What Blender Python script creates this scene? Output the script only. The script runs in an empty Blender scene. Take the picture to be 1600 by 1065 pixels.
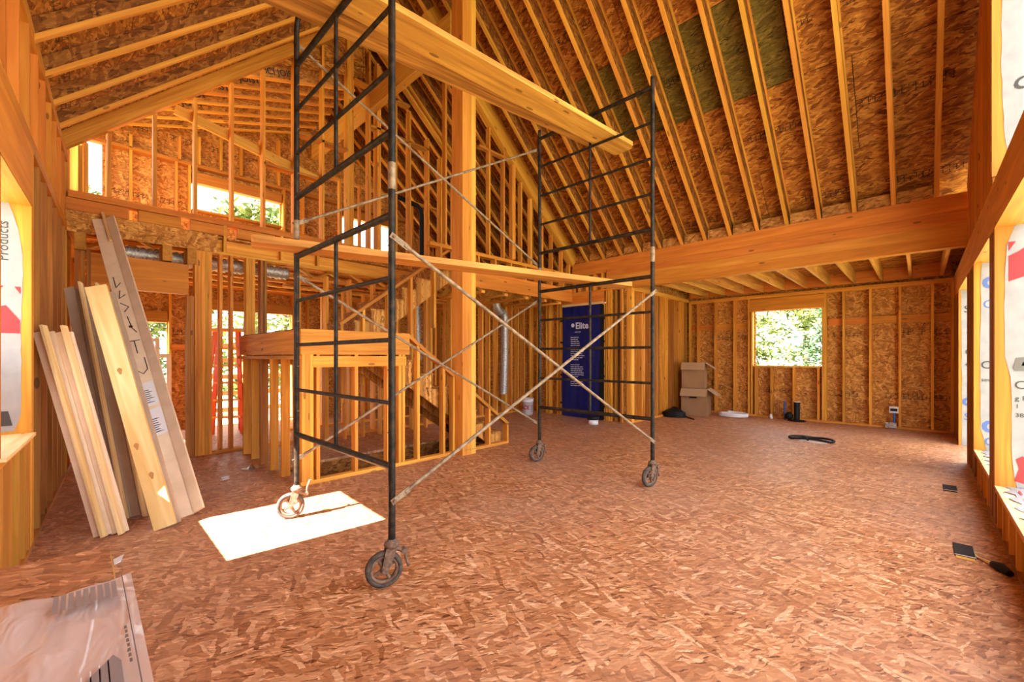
import bpy, bmesh, math, random
from mathutils import Vector, Matrix

random.seed(7)
scene = bpy.context.scene
COL = scene.collection

# ------------------------------------------------------------------ camera, world, sun, exposure
cam_d = bpy.data.cameras.new('camera')
cam = bpy.data.objects.new('camera', cam_d)
COL.objects.link(cam)
scene.camera = cam
cam.location = (0, 0, 1.37)
cam.rotation_euler = (math.radians(90), 0, math.radians(44.2 - 90))
cam_d.sensor_width = 36
cam_d.lens = 36 * 656 / 1600
cam_d.shift_y = 24.5 / 1600
cam_d.clip_start = 0.02

world = bpy.data.worlds.new('world')
scene.world = world
world.use_nodes = True
bg = world.node_tree.nodes['Background']
bg.inputs[0].default_value = (0.93, 0.965, 1.0, 1)
bg.inputs[1].default_value = 1.0

sun_d = bpy.data.lights.new('sun', 'SUN')
sun = bpy.data.objects.new('sun', sun_d)
COL.objects.link(sun)
el = math.radians(47)
sun_dir = Vector((0.995 * math.cos(el), -0.093 * math.cos(el), -math.sin(el)))
sun.rotation_euler = sun_dir.to_track_quat('-Z', 'Y').to_euler()
sun.location = (-6, 3, 9)
sun_d.energy = 12.0
sun_d.angle = math.radians(0.5)
sun_d.color = (1.0, 0.95, 0.86)

scene.view_settings.view_transform = 'Standard'
scene.view_settings.look = 'None'
scene.view_settings.exposure = 2.75
scene.view_settings.gamma = 1
scene.view_settings.use_curve_mapping = False
scene.cycles.max_bounces = 9
scene.cycles.diffuse_bounces = 7
scene.cycles.use_denoising = True
scene.cycles.sample_clamp_indirect = 6

# ------------------------------------------------------------------ object helpers
W = {}                                   # world matrices
def link(name, mesh, M=None, parent=None, mat=None):
    o = bpy.data.objects.new(name, mesh)
    COL.objects.link(o)
    M = M.copy() if M is not None else Matrix.Identity(4)
    W[o.name] = M
    if parent is not None:
        o.parent = parent
        o.matrix_parent_inverse = W[parent.name].inverted()
    o.matrix_basis = M
    if mat is not None and mesh is not None and not mesh.materials:
        mesh.materials.append(mat)
    return o

def thing(name, label, cat, loc=(0, 0, 0), group=None, kind=None):
    o = link(name, None, Matrix.Translation(loc))
    return tag(o, label, cat, group, kind)

def tag(o, label, cat, group=None, kind=None):
    o['label'] = label
    o['category'] = cat
    if group: o['group'] = group
    if kind: o['kind'] = kind
    return o

def structure(name, label, cat='wall'):
    return thing(name, label, cat, kind='structure')

_box = {}
def box_mesh(w, h, L, mat):
    key = (round(w, 3), round(h, 3), round(L, 2), mat.name)
    if key in _box: return _box[key]
    w, h, L = w / 2, h / 2, L / 2
    v = [(x, y, z) for z in (-L, L) for x, y in ((-w, -h), (w, -h), (w, h), (-w, h))]
    f = [(3, 2, 1, 0), (4, 5, 6, 7), (0, 1, 5, 4), (1, 2, 6, 5), (2, 3, 7, 6), (3, 0, 4, 7)]
    m = bpy.data.meshes.new('piece')
    m.from_pydata(v, [], f)
    m.materials.append(mat)
    _box[key] = m
    return m

def frame(p0, p1, side):
    p0, p1 = Vector(p0), Vector(p1)
    z = (p1 - p0).normalized()
    x = Vector(side)
    x = (x - z * x.dot(z)).normalized()
    y = z.cross(x)
    M = Matrix(((x.x, y.x, z.x, 0), (x.y, y.y, z.y, 0), (x.z, y.z, z.z, 0), (0, 0, 0, 1)))
    c = (p0 + p1) / 2
    M.translation = c
    return M, (p1 - p0).length

def bar(name, parent, p0, p1, w, h, mat, side=(1, 0, 0)):
    """a squared piece of lumber from p0 to p1; w runs along 'side', h across it"""
    M, L = frame(p0, p1, side)
    return link(name, box_mesh(w, h, L, mat), M, parent)

def prism(name, parent, poly, o, ex, ey, t, mat, kind=None):
    """flat sheet: polygon in (ex, ey) from point o, thickness t along ex x ey"""
    ex, ey = Vector(ex).normalized(), Vector(ey).normalized()
    ez = ex.cross(ey).normalized()
    n = len(poly)
    v = [(p[0], p[1], 0) for p in poly] + [(p[0], p[1], t) for p in poly]
    f = [tuple(reversed(range(n))), tuple(range(n, 2 * n))]
    f += [(i, (i + 1) % n, n + (i + 1) % n, n + i) for i in range(n)]
    m = bpy.data.meshes.new('sheet')
    m.from_pydata(v, [], f)
    bm = bmesh.new(); bm.from_mesh(m); bmesh.ops.recalc_face_normals(bm, faces=bm.faces); bm.to_mesh(m); bm.free()
    m.materials.append(mat)
    M = Matrix(((ex.x, ey.x, ez.x, o[0]), (ex.y, ey.y, ez.y, o[1]), (ex.z, ey.z, ez.z, o[2]), (0, 0, 0, 1)))
    ob = link(name, m, M, parent)
    if kind: ob['kind'] = kind
    return ob

class MB:
    """collects shapes into one mesh"""
    def __init__(s): s.v, s.f, s.sm = [], [], []
    def add(s, v, f, smooth=False):
        b = len(s.v)
        s.v += [tuple(p) for p in v]
        for q in f: s.f.append(tuple(i + b for i in q)); s.sm.append(smooth)
    def box(s, c, d, rz=0, M=None):
        R = M or Matrix.Rotation(rz, 3, 'Z')
        v = [Vector(c) + R @ Vector((x * d[0] / 2, y * d[1] / 2, z * d[2] / 2)) for z in (-1, 1) for x, y in ((-1, -1), (1, -1), (1, 1), (-1, 1))]
        s.add(v, [(3, 2, 1, 0), (4, 5, 6, 7), (0, 1, 5, 4), (1, 2, 6, 5), (2, 3, 7, 6), (3, 0, 4, 7)])
    def tube(s, pts, r, n=10, cap=True):
        pts = [Vector(p) for p in pts]
        rs = r if isinstance(r, (list, tuple)) else [r] * len(pts)
        t0 = (pts[1] - pts[0]).normalized()
        up = Vector((0, 0, 1)) if abs(t0.z) < 0.9 else Vector((1, 0, 0))
        v, f = [], []
        a = t0.cross(up).normalized()
        for i, p in enumerate(pts):
            t = (pts[min(i + 1, len(pts) - 1)] - pts[max(i - 1, 0)]).normalized()
            a = (a - t * a.dot(t)).normalized()
            b = t.cross(a)
            for k in range(n):
                q = 2 * math.pi * k / n
                v.append(p + (a * math.cos(q) + b * math.sin(q)) * rs[i])
        for i in range(len(pts) - 1):
            for k in range(n):
                f.append((i * n + k, i * n + (k + 1) % n, (i + 1) * n + (k + 1) % n, (i + 1) * n + k))
        s.add(v, f, True)
        if cap:
            s.add(v[:n], [tuple(reversed(range(n)))]); s.add(v[-n:], [tuple(range(n))])
    def lathe(s, prof, c=(0, 0, 0), n=24, M=None, close=False):
        M = M or Matrix.Identity(3)
        v, f = [], []
        for r, z in prof:
            for k in range(n):
                q = 2 * math.pi * k / n
                v.append(Vector(c) + M @ Vector((r * math.cos(q), r * math.sin(q), z)))
        m = len(prof)
        for i in range(m if close else m - 1):
            j = (i + 1) % m
            for k in range(n):
                f.append((i * n + k, i * n + (k + 1) % n, j * n + (k + 1) % n, j * n + k))
        s.add(v, f, True)
    def mesh(s, mat):
        m = bpy.data.meshes.new('shape')
        m.from_pydata(s.v, [], s.f)
        for p, q in zip(m.polygons, s.sm): p.use_smooth = q
        m.materials.append(mat)
        return m
    def build(s, name, mat, parent=None, M=None):
        """vertices are in world space unless M is given"""
        if M is None:
            n = len(s.v)
            c = Vector((sum(p[0] for p in s.v) / n, sum(p[1] for p in s.v) / n, min(p[2] for p in s.v)))
            s.v = [(p[0] - c.x, p[1] - c.y, p[2] - c.z) for p in s.v]
            M = Matrix.Translation(c)
        return link(name, s.mesh(mat), M, parent)

def text_mesh(body, size, mat, extrude=0.0006, bold=False):
    cu = bpy.data.curves.new('lettering', 'FONT')
    cu.body = body; cu.size = size; cu.extrude = extrude
    cu.resolution_u = 3
    if bold: cu.offset = size * 0.025
    o = bpy.data.objects.new('lettering', cu)
    COL.objects.link(o)
    dg = bpy.context.evaluated_depsgraph_get()
    m = bpy.data.meshes.new_from_object(o.evaluated_get(dg))
    bpy.data.objects.remove(o)
    bpy.data.curves.remove(cu)
    m.materials.clear(); m.materials.append(mat)
    return m

def basis(o, ex, ey):
    ex, ey = Vector(ex).normalized(), Vector(ey).normalized()
    ez = ex.cross(ey)
    return Matrix(((ex.x, ey.x, ez.x, o[0]), (ex.y, ey.y, ez.y, o[1]), (ex.z, ey.z, ez.z, o[2]), (0, 0, 0, 1)))

# ------------------------------------------------------------------ materials
def new_mat(name, rough=0.7, spec=0.3, metal=0.0):
    m = bpy.data.materials.new(name)
    m.use_nodes = True
    b = m.node_tree.nodes['Principled BSDF']
    b.inputs['Roughness'].default_value = rough
    b.inputs['Specular IOR Level'].default_value = spec
    b.inputs['Metallic'].default_value = metal
    return m, m.node_tree.nodes, m.node_tree.links, b

def N(nodes, kind, **kw):
    n = nodes.new(kind)
    for k, v in kw.items(): setattr(n, k, v)
    return n

def math_n(nodes, links, op, a, b=None, clamp=False):
    n = nodes.new('ShaderNodeMath'); n.operation = op; n.use_clamp = clamp
    for i, x in enumerate((a, b)):
        if x is None: continue
        if isinstance(x, (int, float)): n.inputs[i].default_value = x
        else: links.new(x, n.inputs[i])
    return n.outputs[0]

def vmath(nodes, links, op, a, b):
    n = nodes.new('ShaderNodeVectorMath'); n.operation = op
    for i, x in enumerate((a, b)):
        if isinstance(x, (tuple, list)): n.inputs[i].default_value = x
        else: links.new(x, n.inputs[i])
    return n.outputs[0]

def ramp(nodes, links, fac, stops):
    n = nodes.new('ShaderNodeValToRGB')
    el = n.color_ramp.elements
    while len(el) < len(stops): el.new(0.5)
    for e, (p, c) in zip(el, stops):
        e.position = p; e.color = (*c, 1)
    links.new(fac, n.inputs[0])
    return n.outputs[0]

def mix(nodes, links, fac, a, b, mode='MIX'):
    n = nodes.new('ShaderNodeMix'); n.data_type = 'RGBA'; n.blend_type = mode
    for i, x in ((0, fac), (6, a), (7, b)):
        if isinstance(x, (int, float)): n.inputs[i].default_value = x
        elif isinstance(x, tuple): n.inputs[i].default_value = (*x, 1)
        else: links.new(x, n.inputs[i])
    return n.outputs[2]

def wood(name, light, dark, rough=0.65, vary=0.3, grain=1.0, knots=True):
    """lumber: the grain runs along the piece's own Z axis"""
    m, nd, lk, b = new_mat(name, rough)
    tc = N(nd, 'ShaderNodeTexCoord'); oi = N(nd, 'ShaderNodeObjectInfo')
    off = N(nd, 'ShaderNodeCombineXYZ')
    for i, k in enumerate((37.0, 91.0, 53.0)): lk.new(math_n(nd, lk, 'MULTIPLY', oi.outputs['Random'], k), off.inputs[i])
    co = vmath(nd, lk, 'ADD', tc.outputs['Object'], off.outputs[0])
    n1 = N(nd, 'ShaderNodeTexNoise'); n1.inputs['Scale'].default_value = 1; n1.inputs['Detail'].default_value = 4
    n1.inputs['Distortion'].default_value = 0.9
    lk.new(vmath(nd, lk, 'MULTIPLY', co, (26 * grain, 26 * grain, 1.1)), n1.inputs['Vector'])
    n2 = N(nd, 'ShaderNodeTexNoise'); n2.inputs['Scale'].default_value = 1; n2.inputs['Detail'].default_value = 2
    lk.new(vmath(nd, lk, 'MULTIPLY', co, (4, 4, 0.6)), n2.inputs['Vector'])
    g = math_n(nd, lk, 'ADD', math_n(nd, lk, 'MULTIPLY', n1.outputs[0], 0.65), math_n(nd, lk, 'MULTIPLY', n2.outputs[0], 0.35))
    mid = tuple((a + c) / 2 for a, c in zip(light, dark))
    col = ramp(nd, lk, g, [(0.34, dark), (0.5, mid), (0.62, light)])
    if knots:
        vo = N(nd, 'ShaderNodeTexVoronoi'); vo.inputs['Scale'].default_value = 1
        lk.new(vmath(nd, lk, 'MULTIPLY', co, (6.5, 6.5, 2.2)), vo.inputs['Vector'])
        k = math_n(nd, lk, 'LESS_THAN', vo.outputs['Distance'], 0.10)
        col = mix(nd, lk, math_n(nd, lk, 'MULTIPLY', k, 0.7), col, tuple(c * 0.3 for c in dark))
    r2 = math_n(nd, lk, 'FRACT', math_n(nd, lk, 'MULTIPLY', oi.outputs['Random'], 17.3))
    hs = N(nd, 'ShaderNodeHueSaturation')
    lk.new(col, hs.inputs['Color'])
    lk.new(math_n(nd, lk, 'ADD', math_n(nd, lk, 'MULTIPLY', oi.outputs['Random'], vary), 1 - vary * 0.6), hs.inputs['Value'])
    lk.new(math_n(nd, lk, 'ADD', math_n(nd, lk, 'MULTIPLY', r2, 0.016), 0.492), hs.inputs['Hue'])
    lk.new(hs.outputs[0], b.inputs['Base Color'])
    bp = N(nd, 'ShaderNodeBump'); bp.inputs['Strength'].default_value = 0.12; bp.inputs['Distance'].default_value = 0.004
    lk.new(n1.outputs[0], bp.inputs['Height']); lk.new(bp.outputs[0], b.inputs['Normal'])
    return m

def osb(name, stops, L=0.11, Wd=0.028, angle=0.0, spread=(0.0, 0.62, -0.5), rough=0.75, stain=None, vary=0.12, bump=0.3, print_ink=0.0, bar_axes=False):
    """strand board in the sheet's own XY plane"""
    m, nd, lk, b = new_mat(name, rough)
    tc = N(nd, 'ShaderNodeTexCoord'); oi = N(nd, 'ShaderNodeObjectInfo')
    off = N(nd, 'ShaderNodeCombineXYZ')
    for i, k in enumerate((37.0, 91.0)): lk.new(math_n(nd, lk, 'MULTIPLY', oi.outputs['Random'], k), off.inputs[i])
    src = tc.outputs['Object']
    if bar_axes:                       # pieces cut as bars: Z is the length
        sp_ = N(nd, 'ShaderNodeSeparateXYZ'); lk.new(src, sp_.inputs[0])
        cb_ = N(nd, 'ShaderNodeCombineXYZ'); lk.new(sp_.outputs[2], cb_.inputs[0])
        lk.new(math_n(nd, lk, 'ADD', sp_.outputs[0], sp_.outputs[1]), cb_.inputs[1])
        src = cb_.outputs[0]
    co = vmath(nd, lk, 'ADD', src, off.outputs[0])
    wn = N(nd, 'ShaderNodeTexNoise'); wn.inputs['Scale'].default_value = 14; wn.inputs['Detail'].default_value = 4
    lk.new(co, wn.inputs['Vector'])
    warp = vmath(nd, lk, 'MULTIPLY', vmath(nd, lk, 'SUBTRACT', wn.outputs['Color'], (0.5, 0.5, 0.5)), (0.05, 0.05, 0))
    cow = vmath(nd, lk, 'ADD', co, warp)
    vals, sels, streak = [], [], None
    for i, sp in enumerate(spread):
        rt = N(nd, 'ShaderNodeVectorRotate', rotation_type='Z_AXIS')
        lk.new(cow, rt.inputs['Vector']); rt.inputs['Angle'].default_value = angle + sp
        sc = 1 + 0.16 * i
        st = vmath(nd, lk, 'MULTIPLY', rt.outputs[0], (1 / (L * sc), 1 / (Wd * sc), 1))
        vo = N(nd, 'ShaderNodeTexVoronoi', voronoi_dimensions='2D'); vo.inputs['Scale'].default_value = 1
        lk.new(st, vo.inputs['Vector'])
        s = N(nd, 'ShaderNodeSeparateColor'); lk.new(vo.outputs['Color'], s.inputs[0])
        vals.append(s.outputs[0]); sels.append(s.outputs[1])
        if i == 0:
            fn = N(nd, 'ShaderNodeTexNoise'); fn.inputs['Scale'].default_value = 1; fn.inputs['Detail'].default_value = 3
            lk.new(vmath(nd, lk, 'MULTIPLY', rt.outputs[0], (14, 150, 1)), fn.inputs['Vector'])
            streak = fn.outputs[0]
    v = vals[0]
    for i in range(1, len(vals)):
        k = math_n(nd, lk, 'GREATER_THAN', sels[i], 0.52 + 0.08 * i)
        n = nd.new('ShaderNodeMix'); n.data_type = 'FLOAT'
        lk.new(k, n.inputs[0]); lk.new(v, n.inputs[2]); lk.new(vals[i], n.inputs[3])
        v = n.outputs[0]
    vv = math_n(nd, lk, 'ADD', math_n(nd, lk, 'MULTIPLY', v, 0.72), math_n(nd, lk, 'MULTIPLY', streak, 0.34))
    col = ramp(nd, lk, vv, stops)
    # sparse small dark and pale slivers
    rt = N(nd, 'ShaderNodeVectorRotate', rotation_type='Z_AXIS')
    lk.new(cow, rt.inputs['Vector']); rt.inputs['Angle'].default_value = angle - 0.2
    vs = N(nd, 'ShaderNodeTexVoronoi', voronoi_dimensions='2D'); vs.inputs['Scale'].default_value = 1
    lk.new(vmath(nd, lk, 'MULTIPLY', rt.outputs[0], (1 / (L * 0.5), 1 / (Wd * 0.42), 1)), vs.inputs['Vector'])
    ss_ = N(nd, 'ShaderNodeSeparateColor'); lk.new(vs.outputs['Color'], ss_.inputs[0])
    sh_ = ramp(nd, lk, ss_.outputs[2], [(0.0, (0.34, 0.28, 0.26)), (0.07, (0.75, 0.72, 0.70)), (0.2, (0.93, 0.92, 0.92)), (0.8, (1.05, 1.05, 1.05)), (1.0, (1.38, 1.42, 1.48))])
    col = mix(nd, lk, 1.0, col, sh_, 'MULTIPLY')
    if stain:
        sn = N(nd, 'ShaderNodeTexNoise'); sn.inputs['Scale'].default_value = 0.55; sn.inputs['Detail'].default_value = 5
        lk.new(co, sn.inputs['Vector'])
        f = ramp(nd, lk, sn.outputs[0], [(0.42, (0, 0, 0)), (0.68, (1, 1, 1))])
        col = mix(nd, lk, math_n(nd, lk, 'MULTIPLY', f, stain[1]), col, stain[0])
    if print_ink:
        sx = N(nd, 'ShaderNodeSeparateXYZ'); lk.new(tc.outputs['Object'], sx.inputs[0])
        def band_of(o, freq, w):
            return math_n(nd, lk, 'LESS_THAN', math_n(nd, lk, 'ABSOLUTE', math_n(nd, lk, 'SUBTRACT', math_n(nd, lk, 'FRACT', math_n(nd, lk, 'MULTIPLY', o, freq)), 0.5)), w)
        band = band_of(sx.outputs[1], 0.82, 0.045)
        pn = N(nd, 'ShaderNodeTexNoise'); pn.inputs['Scale'].default_value = 1; pn.inputs['Detail'].default_value = 1
        lk.new(vmath(nd, lk, 'MULTIPLY', co, (2.6, 0.5, 1)), pn.inputs['Vector'])
        gate = math_n(nd, lk, 'GREATER_THAN', pn.outputs[0], 0.5)
        hx = band_of(sx.outputs[0], 16.0, 0.09); hx2 = band_of(math_n(nd, lk, 'ADD', sx.outputs[0], sx.outputs[1]), 11.0, 0.08); hy = band_of(sx.outputs[1], 22.0, 0.10)
        rows_ = math_n(nd, lk, 'MAXIMUM', math_n(nd, lk, 'MAXIMUM', hx, hx2), hy)
        pn2 = N(nd, 'ShaderNodeTexNoise'); pn2.inputs['Scale'].default_value = 14; lk.new(co, pn2.inputs['Vector'])
        ink = math_n(nd, lk, 'MULTIPLY', math_n(nd, lk, 'MULTIPLY', math_n(nd, lk, 'MULTIPLY', band, gate), rows_), math_n(nd, lk, 'GREATER_THAN', pn2.outputs[0], 0.42))
        col = mix(nd, lk, math_n(nd, lk, 'MULTIPLY', ink, print_ink), col, (0.02, 0.012, 0.008))
    hs = N(nd, 'ShaderNodeHueSaturation'); lk.new(col, hs.inputs['Color'])
    lk.new(math_n(nd, lk, 'ADD', math_n(nd, lk, 'MULTIPLY', oi.outputs['Random'], vary), 1 - vary / 2), hs.inputs['Value'])
    lk.new(hs.outputs[0], b.inputs['Base Color'])
    bp = N(nd, 'ShaderNodeBump'); bp.inputs['Strength'].default_value = bump; bp.inputs['Distance'].default_value = 0.004
    lk.new(vv, bp.inputs['Height']); lk.new(bp.outputs[0], b.inputs['Normal'])
    return m

def plain(name, col, rough=0.6, spec=0.3, metal=0.0, noise=None, nscale=12):
    m, nd, lk, b = new_mat(name, rough, spec, metal)
    if noise:
        tc = N(nd, 'ShaderNodeTexCoord')
        n1 = N(nd, 'ShaderNodeTexNoise'); n1.inputs['Scale'].default_value = nscale; n1.inputs['Detail'].default_value = 5
        lk.new(tc.outputs['Object'], n1.inputs['Vector'])
        lk.new(ramp(nd, lk, n1.outputs[0], [(0.38, col), (0.66, noise)]), b.inputs['Base Color'])
    else:
        b.inputs['Base Color'].default_value = (*col, 1)
    return m

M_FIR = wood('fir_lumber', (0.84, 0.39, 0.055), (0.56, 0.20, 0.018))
M_FIRD = wood('dark_fir_lumber', (0.50, 0.20, 0.035), (0.28, 0.095, 0.014))  # fir lumber in a darker tone
M_LIGHT = wood('pale_fir_lumber', (0.84, 0.45, 0.085), (0.64, 0.28, 0.035))
M_GLU = wood('glulam_timber', (0.78, 0.34, 0.050), (0.58, 0.20, 0.020), vary=0.1, grain=0.6)
M_BEAM = wood('reddish_beam_timber', (0.72, 0.27, 0.034), (0.52, 0.16, 0.016), vary=0.15, grain=0.5)
M_PLANK = wood('scaffold_plank_wood', (0.76, 0.38, 0.075), (0.44, 0.17, 0.025), vary=0.15, grain=0.5)
M_PLANK2 = wood('rough_plank_wood', (0.66, 0.31, 0.06), (0.22, 0.075, 0.012), vary=0.1, grain=0.9)
M_PLY = wood('plywood_jamb', (0.56, 0.24, 0.030), (0.40, 0.145, 0.014), vary=0.12)
M_FLANGE = wood('joist_flange', (0.84, 0.40, 0.060), (0.62, 0.25, 0.028), vary=0.2)
M_PINE = wood('raw_pine_board', (0.86, 0.66, 0.34), (0.62, 0.38, 0.13), vary=0.1, grain=0.5)
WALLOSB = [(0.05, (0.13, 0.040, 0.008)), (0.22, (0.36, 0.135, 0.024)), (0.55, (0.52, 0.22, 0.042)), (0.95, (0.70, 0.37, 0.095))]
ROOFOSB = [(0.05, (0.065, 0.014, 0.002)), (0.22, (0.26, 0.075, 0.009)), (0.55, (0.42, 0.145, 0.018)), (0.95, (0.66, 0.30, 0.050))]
GREENOSB = [(0.05, (0.045, 0.030, 0.004)), (0.3, (0.13, 0.088, 0.012)), (0.7, (0.19, 0.13, 0.020)), (0.98, (0.28, 0.18, 0.035))]
FLOOROSB = [(0.06, (0.11, 0.032, 0.009)), (0.2, (0.31, 0.115, 0.042)), (0.5, (0.43, 0.180, 0.076)), (0.78, (0.54, 0.26, 0.125)), (0.95, (0.70, 0.41, 0.24))]
M_OSBW = osb('wall_strand_board', WALLOSB, L=0.085, Wd=0.022, angle=0.4, spread=(0.0, 0.9, -0.8, 1.6), print_ink=0.75)
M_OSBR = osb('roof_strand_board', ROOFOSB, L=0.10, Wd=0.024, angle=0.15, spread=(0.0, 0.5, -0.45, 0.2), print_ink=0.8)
M_OSBG = osb('green_stained_strand_board', GREENOSB, L=0.10, Wd=0.024, angle=0.15, spread=(0.0, 0.5, -0.45, 0.2), print_ink=0.8)
M_OSBF = osb('floor_strand_board', FLOOROSB, L=0.080, Wd=0.019, angle=0.75, spread=(0.0, 0.6, -0.55, 1.2), rough=0.5, stain=((0.40, 0.23, 0.17), 0.40), bump=0.2)
M_WEB = osb('joist_web_board', [(0.05, (0.28, 0.10, 0.02)), (0.5, (0.50, 0.21, 0.045)), (0.95, (0.64, 0.32, 0.08))], L=0.09, Wd=0.024, angle=0.3, bar_axes=True)
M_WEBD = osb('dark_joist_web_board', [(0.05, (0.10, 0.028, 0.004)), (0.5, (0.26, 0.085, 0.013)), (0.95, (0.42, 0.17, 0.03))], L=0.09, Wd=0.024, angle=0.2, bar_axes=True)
M_OSBB = osb('stair_strand_board', WALLOSB, L=0.085, Wd=0.022, angle=0.4, spread=(0.0, 0.9, -0.8, 1.6), bar_axes=True)
M_EDGE = plain('sheet_edge', (0.70, 0.40, 0.10), 0.8)
M_WHITE = plain('primed_white', (0.82, 0.65, 0.47), 0.6, noise=(0.72, 0.56, 0.39), nscale=5)
M_GREY = plain('primed_grey', (0.50, 0.39, 0.29), 0.6, noise=(0.42, 0.32, 0.235), nscale=4)
M_WRAP = plain('house_wrap_fabric', (0.30, 0.285, 0.285), 0.5, 0.3, noise=(0.25, 0.24, 0.245), nscale=9)
M_INKBLUE = plain('wrap_print_blue', (0.08, 0.13, 0.34), 0.6)
M_INKDARK = plain('print_dark', (0.05, 0.045, 0.045), 0.6)
M_RED = plain('wrap_print_red', (0.60, 0.025, 0.03), 0.5)
M_BLACKM = plain('black_painted_steel', (0.006, 0.006, 0.005), 0.5, 0.25, 0.0, noise=(0.045, 0.028, 0.016), nscale=22)
M_BRACE = plain('galvanised_brace', (0.34, 0.24, 0.15), 0.55, 0.3, 0.1, noise=(0.17, 0.105, 0.06), nscale=25)
M_RUST = plain('rusty_caster_iron', (0.24, 0.15, 0.10), 0.75, 0.3, 0.2, noise=(0.13, 0.075, 0.05), nscale=40)
M_TYRE = plain('caster_tyre', (0.05, 0.042, 0.038), 0.85, noise=(0.12, 0.085, 0.065), nscale=30)
M_CARD = plain('cardboard', (0.33, 0.18, 0.085), 0.85, noise=(0.28, 0.15, 0.07), nscale=3)
M_CARDIN = plain('cardboard_flap', (0.45, 0.28, 0.15), 0.85)
M_BLACK = plain('black_plastic', (0.006, 0.006, 0.007), 0.6)
M_WPL = plain('white_plastic', (0.75, 0.74, 0.76), 0.35, 0.5)
M_BLUE = plain('blue_door_wrap', (0.003, 0.006, 0.10), 0.4, 0.3, noise=(0.004, 0.009, 0.14), nscale=6)
M_TXT = plain('pale_lettering', (0.65, 0.68, 0.85), 0.6)
M_BTXT = plain('bucket_red_ink', (0.50, 0.02, 0.02), 0.5)
M_ORANGE = plain('ladder_orange', (0.72, 0.09, 0.012), 0.4)
M_YEL = plain('ladder_step_yellow', (0.80, 0.30, 0.04), 0.5)
M_FOIL = plain('duct_foil', (0.55, 0.52, 0.50), 0.45, 0.5, 0.5, noise=(0.22, 0.19, 0.17), nscale=45)
M_METAL = plain('bright_metal', (0.50, 0.52, 0.56), 0.25, 0.5, 0.9)
M_GLASS, _nd, _lk, _b = new_mat('window_glass', 0.02, 0.5)
_b.inputs['Transmission Weight'].default_value = 1.0
_b.inputs['Base Color'].default_value = (0.9, 0.95, 0.95, 1)
M_PIPEBLUE = plain('blue_pipe', (0.03, 0.10, 0.35), 0.4)
M_COPPER = plain('copper_pipe', (0.35, 0.12, 0.06), 0.35, 0.5, 0.8)
M_CONC = plain('dark_concrete', (0.05, 0.04, 0.035), 0.9, noise=(0.08, 0.065, 0.055), nscale=3)
M_GROUND = plain('dry_ground', (0.34, 0.28, 0.20), 0.95, noise=(0.22, 0.26, 0.12), nscale=0.6)
M_BARK = plain('bark', (0.13, 0.08, 0.05), 0.9)
M_PAPER, nd, lk, b = new_mat('plan_paper_under_film', 0.20, 0.5)
b.inputs['Base Color'].default_value = (0.62, 0.50, 0.47, 1)
b.inputs['Coat Weight'].default_value = 0.3
tc = N(nd, 'ShaderNodeTexCoord'); n1 = N(nd, 'ShaderNodeTexNoise'); n1.inputs['Scale'].default_value = 9; n1.inputs['Distortion'].default_value = 0.6
lk.new(vmath(nd, lk, 'MULTIPLY', tc.outputs['Object'], (2.2, 0.8, 1)), n1.inputs['Vector'])
bp = N(nd, 'ShaderNodeBump'); bp.inputs['Strength'].default_value = 0.5; bp.inputs['Distance'].default_value = 0.02
lk.new(n1.outputs[0], bp.inputs['Height']); lk.new(bp.outputs[0], b.inputs['Normal'])

def leaf_mat(name, c1, c2):
    m, nd, lk, b = new_mat(name, 0.6)
    ge = N(nd, 'ShaderNodeNewGeometry')
    lk.new(ramp(nd, lk, ge.outputs['Random Per Island'], [(0.0, c1), (1.0, c2)]), b.inputs['Base Color'])
    return m
M_LEAF = leaf_mat('sunny_leaves', (0.05, 0.09, 0.015), (0.20, 0.22, 0.05))
M_LEAF2 = leaf_mat('fir_needles', (0.02, 0.055, 0.02), (0.08, 0.13, 0.05))

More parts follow.
